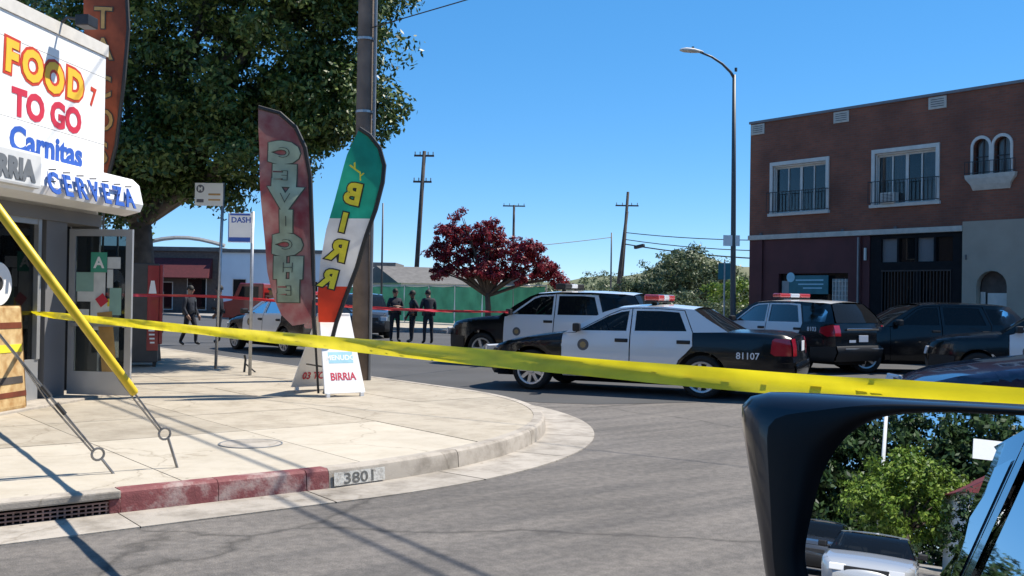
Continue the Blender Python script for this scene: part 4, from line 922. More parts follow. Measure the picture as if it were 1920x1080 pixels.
def window(t, panes, ac=False, light=()):
    b0, b1, z0, z1 = t
    wdw = bpy.data.objects.new('window', None); COL.objects.link(wdw); wdw.parent = bb
    tr = MB()
    fbox(tr, b0 - .12, b0 + .0, z0, z1 + .13, -.02, .05); fbox(tr, b1, b1 + .12, z0, z1 + .13, -.02, .05); fbox(tr, b0, b1, z1, z1 + .13, -.02, .05); tr.build('surround', 'trim_white', wdw, bevel=.006)
    si = MB(); fbox(si, b0 - .16, b1 + .16, z0 - .10, z0, -.15, .10); si.build('sill', 'trim_white', wdw, bevel=.008)
    rv = MB(); fbox(rv, b0, b1, z1 - .05, z1 - .001, -.21, -.03); fbox(rv, b0 + .001, b0 + .04, z0, z1 - .05, -.21, -.03); fbox(rv, b1 - .04, b1 - .001, z0, z1 - .05, -.21, -.03); rv.build('reveal', 'trim_white', wdw)
    w_ = (b1 - b0 - .08) / panes
    fm_ = MB()
    for k in range(panes + 1):
        c = b0 + .04 + k * w_; t2 = .05 if k == panes // 2 else .022
        fbox(fm_, c - t2, c + t2, z0, z1 - .05, -.19, -.13)
    fbox(fm_, b0 + .04, b1 - .04, z0, z0 + .05, -.185, -.135); fbox(fm_, b0 + .04, b1 - .04, z1 - .11, z1 - .05, -.185, -.135); fm_.build('frame', 'trim_white' if panes == 4 else 'window_frame_dark', wdw)
    for k in range(panes):
        c0 = b0 + .04 + k * w_; g2 = MB(); fbox(g2, c0 + .02, c0 + w_ - .02, z0 + .05, z1 - .11, -.165, -.16); g2.build('pane', 'glass_window', wdw)
        if k in light:
            cu = MB(); n_ = 12; vs = []
            for i in range(n_ + 1):
                for zz in (z0 + .04, z1 - .1): vs.append((.205 + .018 * math.sin(i * 2.1), c0 + .02 + (w_ - .04) * i / n_, zz))
            cu.raw(vs, [(2 * i, 2 * i + 2, 2 * i + 3, 2 * i + 1) for i in range(n_)]); cu.build('curtain', 'curtain', wdw)
    bk = MB(); fbox(bk, b0, b1, z0, z1, -.34, -.30); bk.build('room', 'interior_dark', wdw)
    rl = MB()
    for z in (z0 + .05, z0 + .72): fbox(rl, b0 - .13, b1 + .13, z - .012, z + .012, .20, .225)
    n_ = int((b1 - b0) / .115)
    for k in range(n_ + 1):
        c = b0 - .12 + (b1 - b0 + .24) * k / n_; fbox(rl, c - .008, c + .008, z0 + .05, z0 + .72, .205, .22)
    for c in (b0 - .12, b1 + .12):
        for z in (z0 + .05, z0 + .72): fbox(rl, c - .012, c + .012, z - .012, z + .012, .04, .21)
    rl.build('railing', 'iron', wdw)
    if ac:
        a_ = MB(); fbox(a_, 10.28, 10.76, z0 + .01, z0 + .36, -.13, .16); o = a_.build('air_conditioner', 'trim_white', wdw, bevel=.012)
        q = MB()
        for k in range(6): fbox(q, 10.33, 10.71, z0 + .06 + k * .045, z0 + .078 + k * .045, .158, .164)
        q.build('grille', 'ink_grey', o)
window(W1, 4, light=()); window(W2, 4, True, light=(0, 2, 3))
for pts in (A1, A2, A3, A4):
    b0, b1 = pts[0][0], pts[1][0]; c = (b0 + b1) / 2; r = (b1 - b0) / 2
    wdw = bpy.data.objects.new('arched_window', None); COL.objects.link(wdw); wdw.parent = bb
    outer = archpts(b0 - .10, b1 + .10 if False else b1 + .07, 5.42, 6.22) if False else [(b0 - .07, 5.42), (b0, 5.42)] 
    ring_o = [(c + (r + .09) * math.cos(math.pi * k / 12), pts[3][1] + 0 + (r + .09) * math.sin(math.pi * k / 12)) for k in range(13)]
    zs_ = pts[2][1]
    ring_o = [(c + (r + .07) * math.cos(math.pi * k / 12), zs_ + (r + .09) * math.sin(math.pi * k / 12)) for k in range(13)]
    ring_i = [(c + r * math.cos(math.pi * k / 12), zs_ + r * math.sin(math.pi * k / 12)) for k in range(13)]
    pl = [(b1 + .07, 5.42)] + ring_o + [(b0 - .07, 5.42), (b0, 5.42)] + ring_i[::-1] + [(b1, 5.42)]
    me = poly_mesh('surround', pl, [], lambda u, v: (-.045, u, v)); bm = bmesh.new(); bm.from_mesh(me)
    rr_ = bmesh.ops.extrude_face_region(bm, geom=bm.faces[:])
    for v in [e for e in rr_['geom'] if isinstance(e, bmesh.types.BMVert)]: v.co.x += .06
    bmesh.ops.recalc_face_normals(bm, faces=bm.faces); bm.to_mesh(me); bm.free(); link('surround', me, 'trim_white', wdw)
    link('pane', poly_mesh('pane', pts, [], lambda u, v: (.15, u, v)), 'glass_window', wdw)
    m_ = MB(); fbox(m_, c - .015, c + .015, 5.43, 6.44, -.145, -.10); fbox(m_, b0 + .01, b1 - .01, 5.92, 5.95, -.145, -.10); m_.build('frame', 'window_frame_dark', wdw)
    m_ = MB(); fbox(m_, b0, b1, 5.42, 6.45, -.33, -.30); m_.build('room', 'curtain', wdw)
for b0, b1 in ((6.62, 7.92), (3.5, 4.8)):
    cb = MB(); vs = []
    for z, e, o_ in ((5.40, .10, .16), (5.28, .08, .15), (5.10, -.06, .10), (4.94, -.10, .03)):
        vs += [(-o_, b0 - e, z), (-o_, b1 + e, z), (.02, b1 + e, z), (.02, b0 - e, z)]
    cb.raw(vs, [(0, 1, 2, 3)] + [(4 * i + k, 4 * i + (k + 1) % 4, 4 * i + 4 + (k + 1) % 4, 4 * i + 4 + k) for i in range(3) for k in range(4)] + [(15, 14, 13, 12)])
    co = cb.build('corbel_sill', 'trim_cream', bb, bevel=.012)
    rl = MB()
    for z in (5.45, 5.78): fbox(rl, b0 - .1, b1 + .1, z - .01, z + .01, .14, .16)
    for k in range(13): c = b0 - .09 + (b1 - b0 + .18) * k / 12; fbox(rl, c - .007, c + .007, 5.41, 5.78, .143, .157)
    rl.build('railing', 'iron', bb)
# ground floor
m_ = MB(); fbox(m_, 8.12, B1 + .02, 3.76, 3.925, -.2, .07); m_.build('belt_course', 'trim_cream', bb, bevel=.01)
for b in (15.5, 13.9, 12.2, 10.3): m_ = MB(); fbox(m_, b - .05, b + .05, 3.925, 4.0, 0, .05); m_.build('belt_clip', 'ink_grey', bb)
R1 = (12.0, 14.75, .95, 2.55)
facade('red_shopfront_wall', [(11.22, .1), (B1, .1), (B1, 3.755), (11.22, 3.755)], [rect(R1)], 'red_wall', -.02)
for b in (15.55, 11.62): m_ = MB(); fbox(m_, b - .12, b + .12, .15, 3.75, -.018, .04); m_.build('pier', 'red_wall', bb)
m_ = MB(); fbox(m_, 11.55, 11.60, .15, 3.7, .04, .10); m_.build('downpipe', 'grey_metal', bb)
wd_ = bpy.data.objects.new('shop_window', None); COL.objects.link(wd_); wd_.parent = bb
m_ = MB(); fbox(m_, *R1[:2], *R1[2:], -.2, -.17); m_.build('pane', 'glass_tint', wd_)
m_ = MB()
for k in range(6): c = 12.02 + k * .12; fbox(m_, c - .012, c + .012, .96, 2.36, -.12, -.09)
for k in range(9): z = 1.0 + k * .16; fbox(m_, 12.02, 12.62, z - .012, z + .012, -.125, -.085)
m_.build('grille', 'trim_white', wd_)
m_ = MB(); fbox(m_, 12.02, 12.62, .96, 2.36, -.16, -.15); m_.build('blind', 'curtain', wd_)
m_ = MB(); fbox(m_, 14.3, 14.7, .96, 2.3, -.16, -.15); m_.build('blind', 'curtain', wd_)
bn = MB(); fbox(bn, 12.72, 14.28, 1.85, 2.48, .0, .03); bnr = bn.build('banner', 'ink_teal', bb); bnr['label'] = 'teal banner hung across the shop window'
m_ = MB()
for z, b0, b1 in ((2.32, 12.9, 14.0), (2.18, 12.9, 13.9), (2.05, 12.95, 13.7)): fbox(m_, b0, b1, z - .022, z + .022, .03, .034)
m_.build('print', 'ink_cyan', bnr)
m_ = MB(); m_.lathe([(0, 0), (.17, 0)], 18, frame((-.045, 14.2, 2.42), (0, -1, 0), UPZ)); m_.build('emblem', 'ink_cyan', bnr)
# black shopfront
BL = (8.45, 10.86, 2.86, 3.64)
tr4 = [(8.45 + k * .61, 8.45 + k * .61 + .55, 2.88, 3.62) for k in range(4)]
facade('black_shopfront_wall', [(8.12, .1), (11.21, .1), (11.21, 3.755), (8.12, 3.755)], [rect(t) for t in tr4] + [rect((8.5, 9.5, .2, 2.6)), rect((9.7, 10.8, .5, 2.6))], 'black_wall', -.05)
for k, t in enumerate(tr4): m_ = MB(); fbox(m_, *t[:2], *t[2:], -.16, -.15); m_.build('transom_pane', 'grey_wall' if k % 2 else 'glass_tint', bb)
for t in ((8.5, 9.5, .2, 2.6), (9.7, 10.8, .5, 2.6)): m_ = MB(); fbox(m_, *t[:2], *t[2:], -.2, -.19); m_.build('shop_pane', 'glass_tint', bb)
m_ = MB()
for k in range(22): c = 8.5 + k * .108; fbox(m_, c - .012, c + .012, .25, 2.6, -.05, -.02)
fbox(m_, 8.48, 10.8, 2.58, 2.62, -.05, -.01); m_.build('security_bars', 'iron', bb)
m_ = MB(); fbox(m_, 11.30, 11.36, 2.95, 3.35, .02, .09); m_.build('wall_lamp', 'trim_white', bb)
# stucco bay with arched door
AD = archpts(6.78, 7.68, .16, 2.12)
facade('stucco_bay', [(B0, .1), (8.115, .1), (8.115, 4.04), (B0, 4.04)], [AD, rect((2.2, 5.4, .9, 2.9))], 'stucco_beige', .03, .25)
link('door_recess', poly_mesh('door_recess', AD, [], lambda u, v: (.27, u, v)), 'wall_brown', bb)
m_ = MB(); fbox(m_, 6.8, 7.45, .16, 1.92, -.24, -.20); m_.build('door', 'trim_white', bb, bevel=.01)
m_ = MB(); fbox(m_, 7.52, 7.66, 1.0, 1.95, -.24, -.20); m_.build('side_light', 'trim_white', bb)
m_ = MB(); fbox(m_, 2.2, 5.4, .9, 2.9, -.2, -.18); m_.build('shop_pane', 'glass_tint', bb)
m_ = MB(); fbox(m_, 7.98, 8.0, 2.9, 3.05, .03, .08); m_.build('wall_box', 'ink_grey', bb)

# ------------------------------------------------------------------ lamp post by the building
lp = thing('street_lamp', 'tall steel street lamp with a curved arm in front of the brick building', 'street lamp', (16.2, 13.36, .14))
m_ = MB(); m_.tube([(0, 0, 0), (0, .02, 1), (0, .06, 5), (0, .10, 8.55)], [.10, .09, .075, .055], 12); m_.build('post', 'lamp_post', lp, smooth=True)
ARM = Vector((-.93, .36, 0)).normalized()
ap = [Vector((0, .10, 8.45)), Vector((0, .10, 8.62)) + ARM * .12, Vector((0, .10, 8.86)) + ARM * .42, Vector((0, .10, 9.05)) + ARM * .8, Vector((0, .10, 9.16)) + ARM * 1.2]
m_ = MB(); m_.tube(ap, [.05, .045, .04, .036, .034], 8); m_.build('arm', 'lamp_post', lp, smooth=True)
hd = MB(); T = frame(Vector((0, .10, 9.15)) + ARM * 1.5, ARM, ARM.cross(UPZ) * -1)
vs = []; fs = []; prof_ = [(-.40, .05), (-.30, .10), (-.05, .17), (.20, .17), (.36, .09), (.40, .02)]
for u_, wv_ in prof_:
    for k in range(10):
        a = 2 * math.pi * k / 10; vs.append(Vector((0, .10, 9.17)) + ARM * (1.5 + u_) + ARM.cross(UPZ) * wv_ * math.cos(a) + UPZ * (.09 * math.sin(a) * (1 if math.sin(a) > 0 else .5) * wv_ / .17))
fs = [(i * 10 + k, i * 10 + (k + 1) % 10, (i + 1) * 10 + (k + 1) % 10, (i + 1) * 10 + k) for i in range(5) for k in range(10)] + [tuple(range(9, -1, -1)), tuple(range(50, 60))]
hd.raw(vs, fs); hd.build('lamp_head', 'trim_white', lp, smooth=True)
m_ = MB(); m_.lathe([(.04, 0), (.04, .06), (0, .07)], 10, Matrix.Translation(Vector((0, .10, 9.25)) + ARM * 1.45)); m_.build('photocell', 'dark_metal', lp)
m_ = MB(); m_.box((.06, .08, 8.72), (.06, .06, .12)); m_.build('junction_box', 'dark_metal', lp)
m_ = MB(); m_.box(None, (.52, .34, .01), mat=frame((-.09, .04, 3.32), CR, UPZ)); m_.build('sign_plate', 'sign_white', lp)
# small teal sign on a post at the building corner
sg_ = thing('street_sign', 'small dark teal sign plate on a post at the brick building corner', 'sign', (17.6, 14.9, .14))
m_ = MB(); m_.tube([(0, 0, 0), (0, 0, 2.75)], .03, 8); m_.build('post', 'galvanised', sg_)
m_ = MB(); m_.box(None, (.42, .55, .02), mat=frame((0, 0, 2.42), CR, UPZ)); m_.build('sign_plate', 'ink_teal', sg_)

# ------------------------------------------------------------------ fence with green screen
fn = thing('screened_fence', 'chain link fence covered in green windscreen fabric across the street', 'fence', (21.2, 28.3, .14))
for k in range(9): m_ = MB(); m_.tube([(0, 2.4 * k, 0), (0, 2.4 * k, 2.05)], .03, 8); m_.build('post', 'galvanised', fn)
m_ = MB(); m_.tube([(0, 0, 2.02), (0, 19.2, 2.02)], .022, 6); m_.build('rail', 'galvanised', fn)
for k in range(8):
    y0 = 2.4 * k; n1, n2 = 14, 8; vs = []
    for i in range(n1 + 1):
        for j in range(n2 + 1):
            u, v = i / n1, j / n2; vs.append((-.045 + .035 * math.sin(u * 9 + k * 2) * math.sin(v * 3.1) + .015 * math.sin(u * 23 + v * 7 + k), y0 + .04 + 2.32 * u, .06 + 1.92 * v - .05 * math.sin(u * math.pi) * (v > .9)))
    m_ = MB(); m_.raw(vs, [(i * (n2 + 1) + j, (i + 1) * (n2 + 1) + j, (i + 1) * (n2 + 1) + j + 1, i * (n2 + 1) + j + 1) for i in range(n1) for j in range(n2)]); m_.build('fabric_panel', 'fence_green', fn, smooth=True)

# ------------------------------------------------------------------ far poles and wires
def upole(label, x, y, h, arms, lean=(0, 0), r=.14, mat='wood_dark', adir=None):
    p = thing('utility_pole', label, 'utility pole', (x, y, .14)); L = Vector((lean[0], lean[1], 0))
    m2 = MB(); m2.tube([(0, 0, 0), L * .5 + UPZ * h * .5, L + UPZ * h], [r, r * .9, r * .7], 10); m2.build('post', mat, p, smooth=True)
    ad = adir or CR
    for z, wd in arms:
        m2 = MB(); m2.box(None, (wd, .12, .12), mat=frame(L * z / h + UPZ * z, ad, UPZ)); a = m2.build('crossarm', mat, p)
        for q in (-.45, -.2, .2, .45): m2 = MB(); m2.tube([L * z / h + UPZ * (z + .05) + ad * wd * q, L * z / h + UPZ * (z + .26) + ad * wd * q], .035, 6); m2.build('insulator', 'grey_metal', a)
    return p
upole('tall dark utility pole left of the red-leaved tree', 27.0, 48.4, 10.9, ((10.6, 1.3), (8.9, 1.2)), (.45, -.3), .17)
upole('far utility pole rising behind the red-leaved tree', 53.2, 71.0, 10.6, ((10.5, 2.2),), r=.16)
upole('taller of the two crossed utility poles right of centre', 53.0, 55.9, 10.8, ((9.6, 2.0),), (.5, -.4), .17)
upole('shorter pole without crossarm close beside the taller far pole', 47.1, 50.4, 8.4, (), (.7, -.55), .17)
upole('thinnest grey pole left of the two far utility poles', 57.3, 61.4, 7.7, (), r=.09, mat='lamp_post')
upole('slim grey pole behind the green, white and red flag', 17.05, 35.95, 6.0, (), r=.055, mat='lamp_post')
upole('slim pole above the dark storefront on the far left', 13.6, 66.0, 7.2, (), r=.09, mat='lamp_post')
wire('far wire sloping up to the thinnest pole', (57.3, 61.4, 7.4), (36, 57, 5.0), .1, .03)
wire('upper far wire running from the twin poles behind the brick building', (53.3, 55.6, 7.4), (53, 26, 6.2), .6, .035)
wire('middle far wire running from the twin poles behind the brick building', (53.3, 55.6, 6.8), (53, 26, 5.4), .7, .035)
wire('lower far wire running from the twin poles behind the brick building', (53.3, 55.6, 6.4), (53, 26, 4.6), .7, .05)
m_ = MB()
for t_, L_ in ((.06, 1.1), (.20, .8)):
    c = Vector((53.3, 55.6, 6.4)).lerp(Vector((53, 26, 4.6)), t_) - Vector((0, 0, .7 * 4 * t_ * (1 - t_))); m_.box(None, (.3, L_, .3), mat=Matrix.Translation(c) @ Matrix.Rotation(-.14, 4, 'X'))
o = m_.build('cable_splice', 'wire', None, bevel=.08); tag(o, 'dark splice cases hanging on the far cable', 'cable case')
upole('wooden utility pole on the opposite corner right of the viewpoint', 8.0, -13.8, 10.0, ((9.6, 2.0),), r=.14)
wire('single wire rising from the thick wooden pole to the top edge of the sky', (-.55, 7.3, 5.95), (8.0, -13.7, 9.0), .1, .010)

# ------------------------------------------------------------------ far buildings at the bend of the cross street
def simple_building(name, label, cat, x, y, rz, L, Dp, H, wallm, roofm, wins=(), parapet=.25, doorw=None):
    b = thing(name, label, cat, (x, y, .14), rz)
    m2 = MB(); m2.span((-L / 2, 0, 0), (L / 2, Dp, H)); m2.build('wall', wallm, b)
    m2 = MB(); m2.span((-L / 2 - .15, -.15, H), (L / 2 + .15, Dp + .15, H + parapet)); m2.build('roof', roofm, b)
    for (u, z, w_, h_, mt) in wins:
        m2 = MB(); m2.span((u - w_ / 2, -.05, z), (u + w_ / 2, -.012, z + h_)); f = m2.build('window', 'trim_white', b)
        m2 = MB(); m2.span((u - w_ / 2 + .06, -.062, z + .06), (u + w_ / 2 - .06, -.051, z + h_ - .06)); m2.build('pane', mt, f)
    return b
rzv = R(51.54 - 90)                                           # fronts face the near street corner
simple_building('low_building', 'long low pale blue building behind the feather flags', 'building', 23.2, 59.4, rzv, 9.2, 8, 4.35, 'wall_pale_blue', 'roof_grey', ((-3.2, .3, 1.0, 2.2, 'glass_tint'), (1.5, 1.2, 1.8, 1.2, 'glass_tint')))
simple_building('low_building', 'small white flat-roofed building left of the red-leaved tree', 'building', 38.5, 76.0, rzv, 7.0, 7, 4.1, 'stucco_white', 'roof_grey', ((-1.6, 1.4, 1.2, 1.1, 'glass_tint'), (1.3, 1.4, 1.2, 1.1, 'glass_tint')), .45)
st = simple_building('storefront', 'dark storefront with a maroon fascia beyond the vending machine', 'building', 16.2, 65.2, rzv, 8.6, 7, 4.4, 'wall_brown', 'roof_grey', ((-2.6, .2, 2.0, 2.0, 'glass_tint'), (0, .2, 2.2, 2.0, 'glass_tint'), (2.8, .2, 1.4, 2.3, 'glass_tint')), .3)
m_ = MB(); m_.raw([(-1.4, -.05, 3.9), (3.9, -.05, 3.9), (3.9, -1.3, 2.5), (-1.4, -1.3, 2.5), (-1.4, -.05, 2.45), (3.9, -.05, 2.45)], [(0, 1, 2, 3), (0, 3, 4), (1, 5, 2), (3, 2, 5, 4)]); aw = m_.build('awning', 'wall_maroon', st)
text('awning_lettering', 'LAVANDERIA', .75, 'paper', aw, frame((1.2, -.52, 3.32), (1, 0, 0), (0, 1.25, 1.4)), ext=.004)
m_ = MB(); m_.tube([(-2 + k * .9, 1.5, 4.9 + .55 * math.sin(math.pi * k / 7)) for k in range(8)], .16, 6); m_.build('roof_arch', 'trim_cream', st)
hs = thing('bungalow', 'white bungalow with a grey gable roof behind the green fence', 'house', (26.3, 42.6, .14), rzv + .5)
m_ = MB(); m_.span((-3.6, 0, 0), (3.6, 6, 2.3)); m_.build('wall', 'stucco_white', hs)
m_ = MB(); m_.raw([(-4, -.5, 2.2), (4, -.5, 2.2), (4, 3, 3.25), (-4, 3, 3.25), (-4, 6.5, 2.2), (4, 6.5, 2.2)], [(0, 1, 2, 3), (3, 2, 5, 4), (0, 3, 4), (1, 5, 2)]); rf = m_.build('roof', 'roof_grey', hs)
m_ = MB(); m_.tube([(2.2, -.8, 2.15), (3.4, -.8, 3.0), (4.6, -.8, 2.15)], .09, 4); m_.build('gable_trim', 'trim_white', rf)
m_ = MB(); m_.raw([(2.2, -.75, 2.15), (3.4, -.75, 2.95), (4.6, -.75, 2.15), (3.4, 2.4, 2.95)], [(0, 1, 3), (1, 2, 3), (0, 2, 1)]); m_.build('gable', 'roof_grey', rf)
for u in (-2, 1): m_ = MB(); m_.span((u - .5, -.03, .9), (u + .5, -.005, 1.9)); m_.build('window', 'glass_tint', hs)
# distant hill
n = 30; vs = []; fs = []
for i in range(n + 1):
    for j in range(7):
        u = i / n; v = j / 6
        vs.append((330 + 260 * u + 40 * v, 500 - 260 * u + 60 * v, 24 * math.sin(math.pi * u) ** .8 * math.sin(math.pi * v) * (1 + .25 * math.sin(u * 17) + .12 * math.sin(u * 41 + v * 5)) - 1))
fs = [(i * 7 + j, (i + 1) * 7 + j, (i + 1) * 7 + j + 1, i * 7 + j + 1) for i in range(n) for j in range(6)]
m_ = MB(); m_.raw(vs, fs); struct(m_.build('hill', 'hill_green', smooth=True))

# red flatbed truck parked beyond the police sedan on the left
ft = thing('flatbed_truck', 'red flatbed truck carrying a yellow box behind the bus stop poles', 'truck', (10.0, 30.1, 0), R(51.54 - 90 + 180))
m_ = MB(); m_.span((-2.6, -1.0, .85), (1.4, 1.0, 1.05)); m_.build('bed', 'car_red', ft, bevel=.02)
for yy in (-.98, .98):
    m_ = MB()
    for zz in (1.25, 1.48): m_.span((-2.6, yy - .03, zz - .035), (1.4, yy + .03, zz + .035))
    for k in range(6): m_.span((-2.6 + .79 * k, yy - .03, 1.05), (-2.54 + .79 * k, yy + .03, 1.48))
    m_.build('side_rail', 'car_red', ft)
m_ = MB(); m_.tube([(-2.4, 0, 1.05), (-1.2, 0, 1.85), (-.2, 0, 1.5)], .07, 6); m_.tube([(-1.8, .3, 1.05), (-1.2, .3, 1.75)], .05, 6); m_.build('boom', 'car_red', ft)
cabm = MB(); vs = []
for yy in (-.95, .95): vs += [(1.5, yy, .6), (3.2, yy, .6), (3.25, yy, 1.2), (2.75, yy, 1.3), (2.45, yy, 1.98), (1.5, yy, 1.98)]
cabm.raw(vs, [tuple(range(5, -1, -1)), tuple(range(6, 12))] + [(i, (i + 1) % 6, 6 + (i + 1) % 6, 6 + i) for i in range(6)]); P('cab_yellow', (.42, .37, .12), .5, var=.1)
cab_ = cabm.build('cab', 'car_red', ft, bevel=.04)
for yy in (-.957, .957): m_ = MB(); m_.raw([(1.7, yy, 1.35), (2.55, yy, 1.35), (2.35, yy, 1.85), (1.7, yy, 1.85)], [(0, 1, 2, 3)]); m_.build('window', 'glass_tint', cab_)
m_ = MB(); m_.raw([(2.765, -.8, 1.33), (2.765, .8, 1.33), (2.475, .8, 1.93), (2.475, -.8, 1.93)], [(0, 1, 2, 3)]); m_.build('windscreen', 'glass_tint', cab_)
for xx in (-1.7, 2.4):
    for yy in (-.85, .85):
        wt, wr2 = wheel_meshes(SPECS['suv']); wh = bpy.data.objects.new('wheel', None); COL.objects.link(wh); wh.parent = ft; wh.location = (xx, yy, .375)
        if yy < 0: wh.rotation_euler = (0, 0, math.pi)
        for nm, me in (('tyre', wt), ('rim', wr2)): o = bpy.data.objects.new(nm, me); COL.objects.link(o); o.parent = wh
m_ = MB(); m_.span((.5, -.7, 1.06), (1.35, .7, 1.72)); bx_ = m_.build('equipment_box', 'cab_yellow', ft, bevel=.03)
m_ = MB(); m_.span((.46, -.74, 1.722), (1.39, .74, 1.80)); m_.build('lid', 'fence_green', bx_)
m_ = MB(); m_.span((-2.5, -.4, .5), (3.0, .4, .85)); m_.build('chassis', 'iron', ft)

# ------------------------------------------------------------------ trees
def tree(name, label, loc, height, trunk_r, blobs, nclump, nleaf, clump_r, leaf, mat, barkm, seed, trunk_h=None, cat='tree', outb=.7, lobes=0):
    """blobs: [(centre xyz rel, radii xyz)] of the crown; leaves in clumps biased to the shell"""
    rg = np.random.default_rng(seed); rd = random.Random(seed)
    t = thing(name, label, cat, loc)
    th = trunk_h or height * .35
    m2 = MB(); top = Vector((rd.uniform(-.2, .2), rd.uniform(-.2, .2), th))
    m2.tube([(0, 0, -.1), (0.03, .02, th * .25), top * .6 + Vector((.05, 0, 0)), top], [trunk_r * 1.35, trunk_r, trunk_r * .85, trunk_r * .75], 9)
    for c, r in blobs:
        for _ in range(3):
            e = Vector(c) + Vector((rd.uniform(-.5, .5) * r[0], rd.uniform(-.5, .5) * r[1], rd.uniform(-.3, .5) * r[2]))
            mid = top.lerp(e, .5) + Vector((rd.uniform(-.3, .3), rd.uniform(-.3, .3), .2)) * (height * .08)
            m2.tube([top * .92, mid, e], [trunk_r * .5, trunk_r * .3, trunk_r * .08], 6)
    m2.build('trunk', barkm, t, smooth=True)
    if lobes:   # break each mass into smaller boughs standing proud of it
        sub_ = []
        for c, r in blobs:
            for _ in range(lobes):
                dd = Vector((rd.gauss(0, 1), rd.gauss(0, 1), rd.gauss(0, 1))).normalized(); k_ = rd.uniform(.28, .44)
                sub_.append((tuple(Vector(c) + Vector((dd.x * r[0], dd.y * r[1], dd.z * r[2])) * .86), (r[0] * k_, r[1] * k_, r[2] * k_ * .85)))
        blobs = [(c, (r[0] * .86, r[1] * .86, r[2] * .86)) for c, r in blobs] + sub_
    vol = np.array([r[0] * r[1] * r[2] for c, r in blobs]) ** .67; pick = rg.choice(len(blobs), nclump, p=vol / vol.sum())
    C_ = np.array([b[0] for b in blobs], float)[pick]; Rr = np.array([b[1] for b in blobs], float)[pick]
    d = rg.normal(size=(nclump, 3)); d /= np.linalg.norm(d, axis=1)[:, None]
    rad = np.where(rg.random(nclump) < outb, rg.uniform(.80, 1.03, nclump), rg.uniform(.2, .85, nclump))
    cc = C_ + d * Rr * rad[:, None] * (1 + .10 * rg.normal(size=(nclump, 1)))
    cr = clump_r * rg.uniform(.55, 1.35, nclump)
    N = nclump * nleaf
    off = rg.normal(size=(N, 3)); off *= (rg.random((N, 1)) ** .4) / np.linalg.norm(off, axis=1)[:, None]
    off[:, 2] *= .75
    ctr = np.repeat(cc, nleaf, 0) + off * np.repeat(cr, nleaf)[:, None]
    nr = rg.normal(size=(N, 3)) * .75 + off * .8 + np.repeat(d, nleaf, 0) * .75 + np.array([0, 0, .45]); nr /= np.linalg.norm(nr, axis=1)[:, None]
    ref = rg.normal(size=(N, 3)); a = np.cross(nr, ref); a /= np.linalg.norm(a, axis=1)[:, None]; b = np.cross(nr, a)
    sz = (leaf * rg.uniform(.6, 1.4, N))[:, None]
    V = np.empty((N, 4, 3)); V[:, 0] = ctr - a * sz; V[:, 1] = ctr - b * sz * .45 - nr * sz * .08; V[:, 2] = ctr + a * sz; V[:, 3] = ctr + b * sz * .45 - nr * sz * .08
    me = bpy.data.meshes.new('crown'); me.vertices.add(N * 4); me.vertices.foreach_set('co', V.reshape(-1))
    me.loops.add(N * 4); me.loops.foreach_set('vertex_index', np.arange(N * 4)); me.polygons.add(N)
    me.polygons.foreach_set('loop_start', np.arange(N) * 4); me.polygons.foreach_set('loop_total', np.full(N, 4)); me.update(); me.validate()
    link('crown', me, mat, t); return t
def E(c, r): return (Vector(c), r)
TB = Vector((-1.2, 11.9, 0)) - Vector((-2.05, 13.6, 0))
def cb_(c, f, z, r, rz=None): v = TB + CR * c + CF * f; return ((v.x, v.y, z), (r, r, rz or r))
tree('ficus_tree', 'huge dark green tree filling the sky above the shop and bus stop', (-2.05, 13.6, SW), 11, .28,
     [cb_(0, .3, 6.2, 3.0, 2.8), cb_(1.6, .4, 6.7, 2.0, 2.5), cb_(-2.6, .6, 5.6, 2.4, 2.4), cb_(.2, .3, 8.9, 3.0, 2.1), cb_(1.4, .2, 8.6, 1.9, 1.8), cb_(-1.7, .3, 4.0, 1.9, 1.15), cb_(.1, .1, 4.4, 1.6, 1.0), cb_(1.7, .2, 5.0, 1.4, 1.0), cb_(2.5, .3, 5.4, 1.0, .95), cb_(-3.2, .8, 3.6, 1.5, 1.0), cb_(-2.2, -.3, 3.3, 1.2, .75)],
     1500, 125, .42, .060, 'leaf_ficus', 'bark_grey', 3, 3.0, outb=.62, lobes=9)
def rb_(c, f, z, r, rz): v = CR * c + CF * f; return ((v.x, v.y, z), (r, r, rz))
tree('red_leaf_tree', 'small spreading tree with dark red foliage in front of the green fence', (18.3, 28.9, .14), 5.6, .15,
     [rb_(-1.5, 0, 3.7, 1.1, .95), rb_(-1.25, 0, 4.85, .42, .55), rb_(0, .2, 3.9, 1.05, .95), rb_(.1, 0, 4.6, .5, .45), rb_(1.2, 0, 3.4, 1.1, .9), rb_(2.2, .1, 2.9, .9, .65), rb_(3.1, 0, 2.35, .6, .42), rb_(-.2, 0, 2.7, 1.2, .5), rb_(-2.3, .1, 3.3, .55, .6), rb_(-2.0, 0, 2.5, .6, .4), rb_(1.1, 0, 2.4, 1.1, .42), rb_(-2.0, 0, 4.4, .35, .3)],
     520, 46, .22, .075, 'leaf_red', 'bark', 11, 1.6, lobes=4)
tree('bushy_tree', 'wide grey-green bushy tree between the far poles and the street lamp', (40.2, 37.3, .14), 5.6, .2,
     [((0, 0, 2.5), (2.3, 2.3, 2.2)), ((1.7, -1.5, 2.3), (1.6, 1.6, 1.6)), ((-1.9, 1.5, 2.0), (1.4, 1.4, 1.3)), ((.6, -.5, 3.6), (1.7, 1.7, 1.4)), ((2.6, -2.2, 2.2), (1.3, 1.3, 1.4)), ((-2.8, 2.2, 1.5), (1.1, 1.1, 1.0))], 420, 42, .45, .11, 'leaf_olive', 'bark_grey', 5, 1.2)
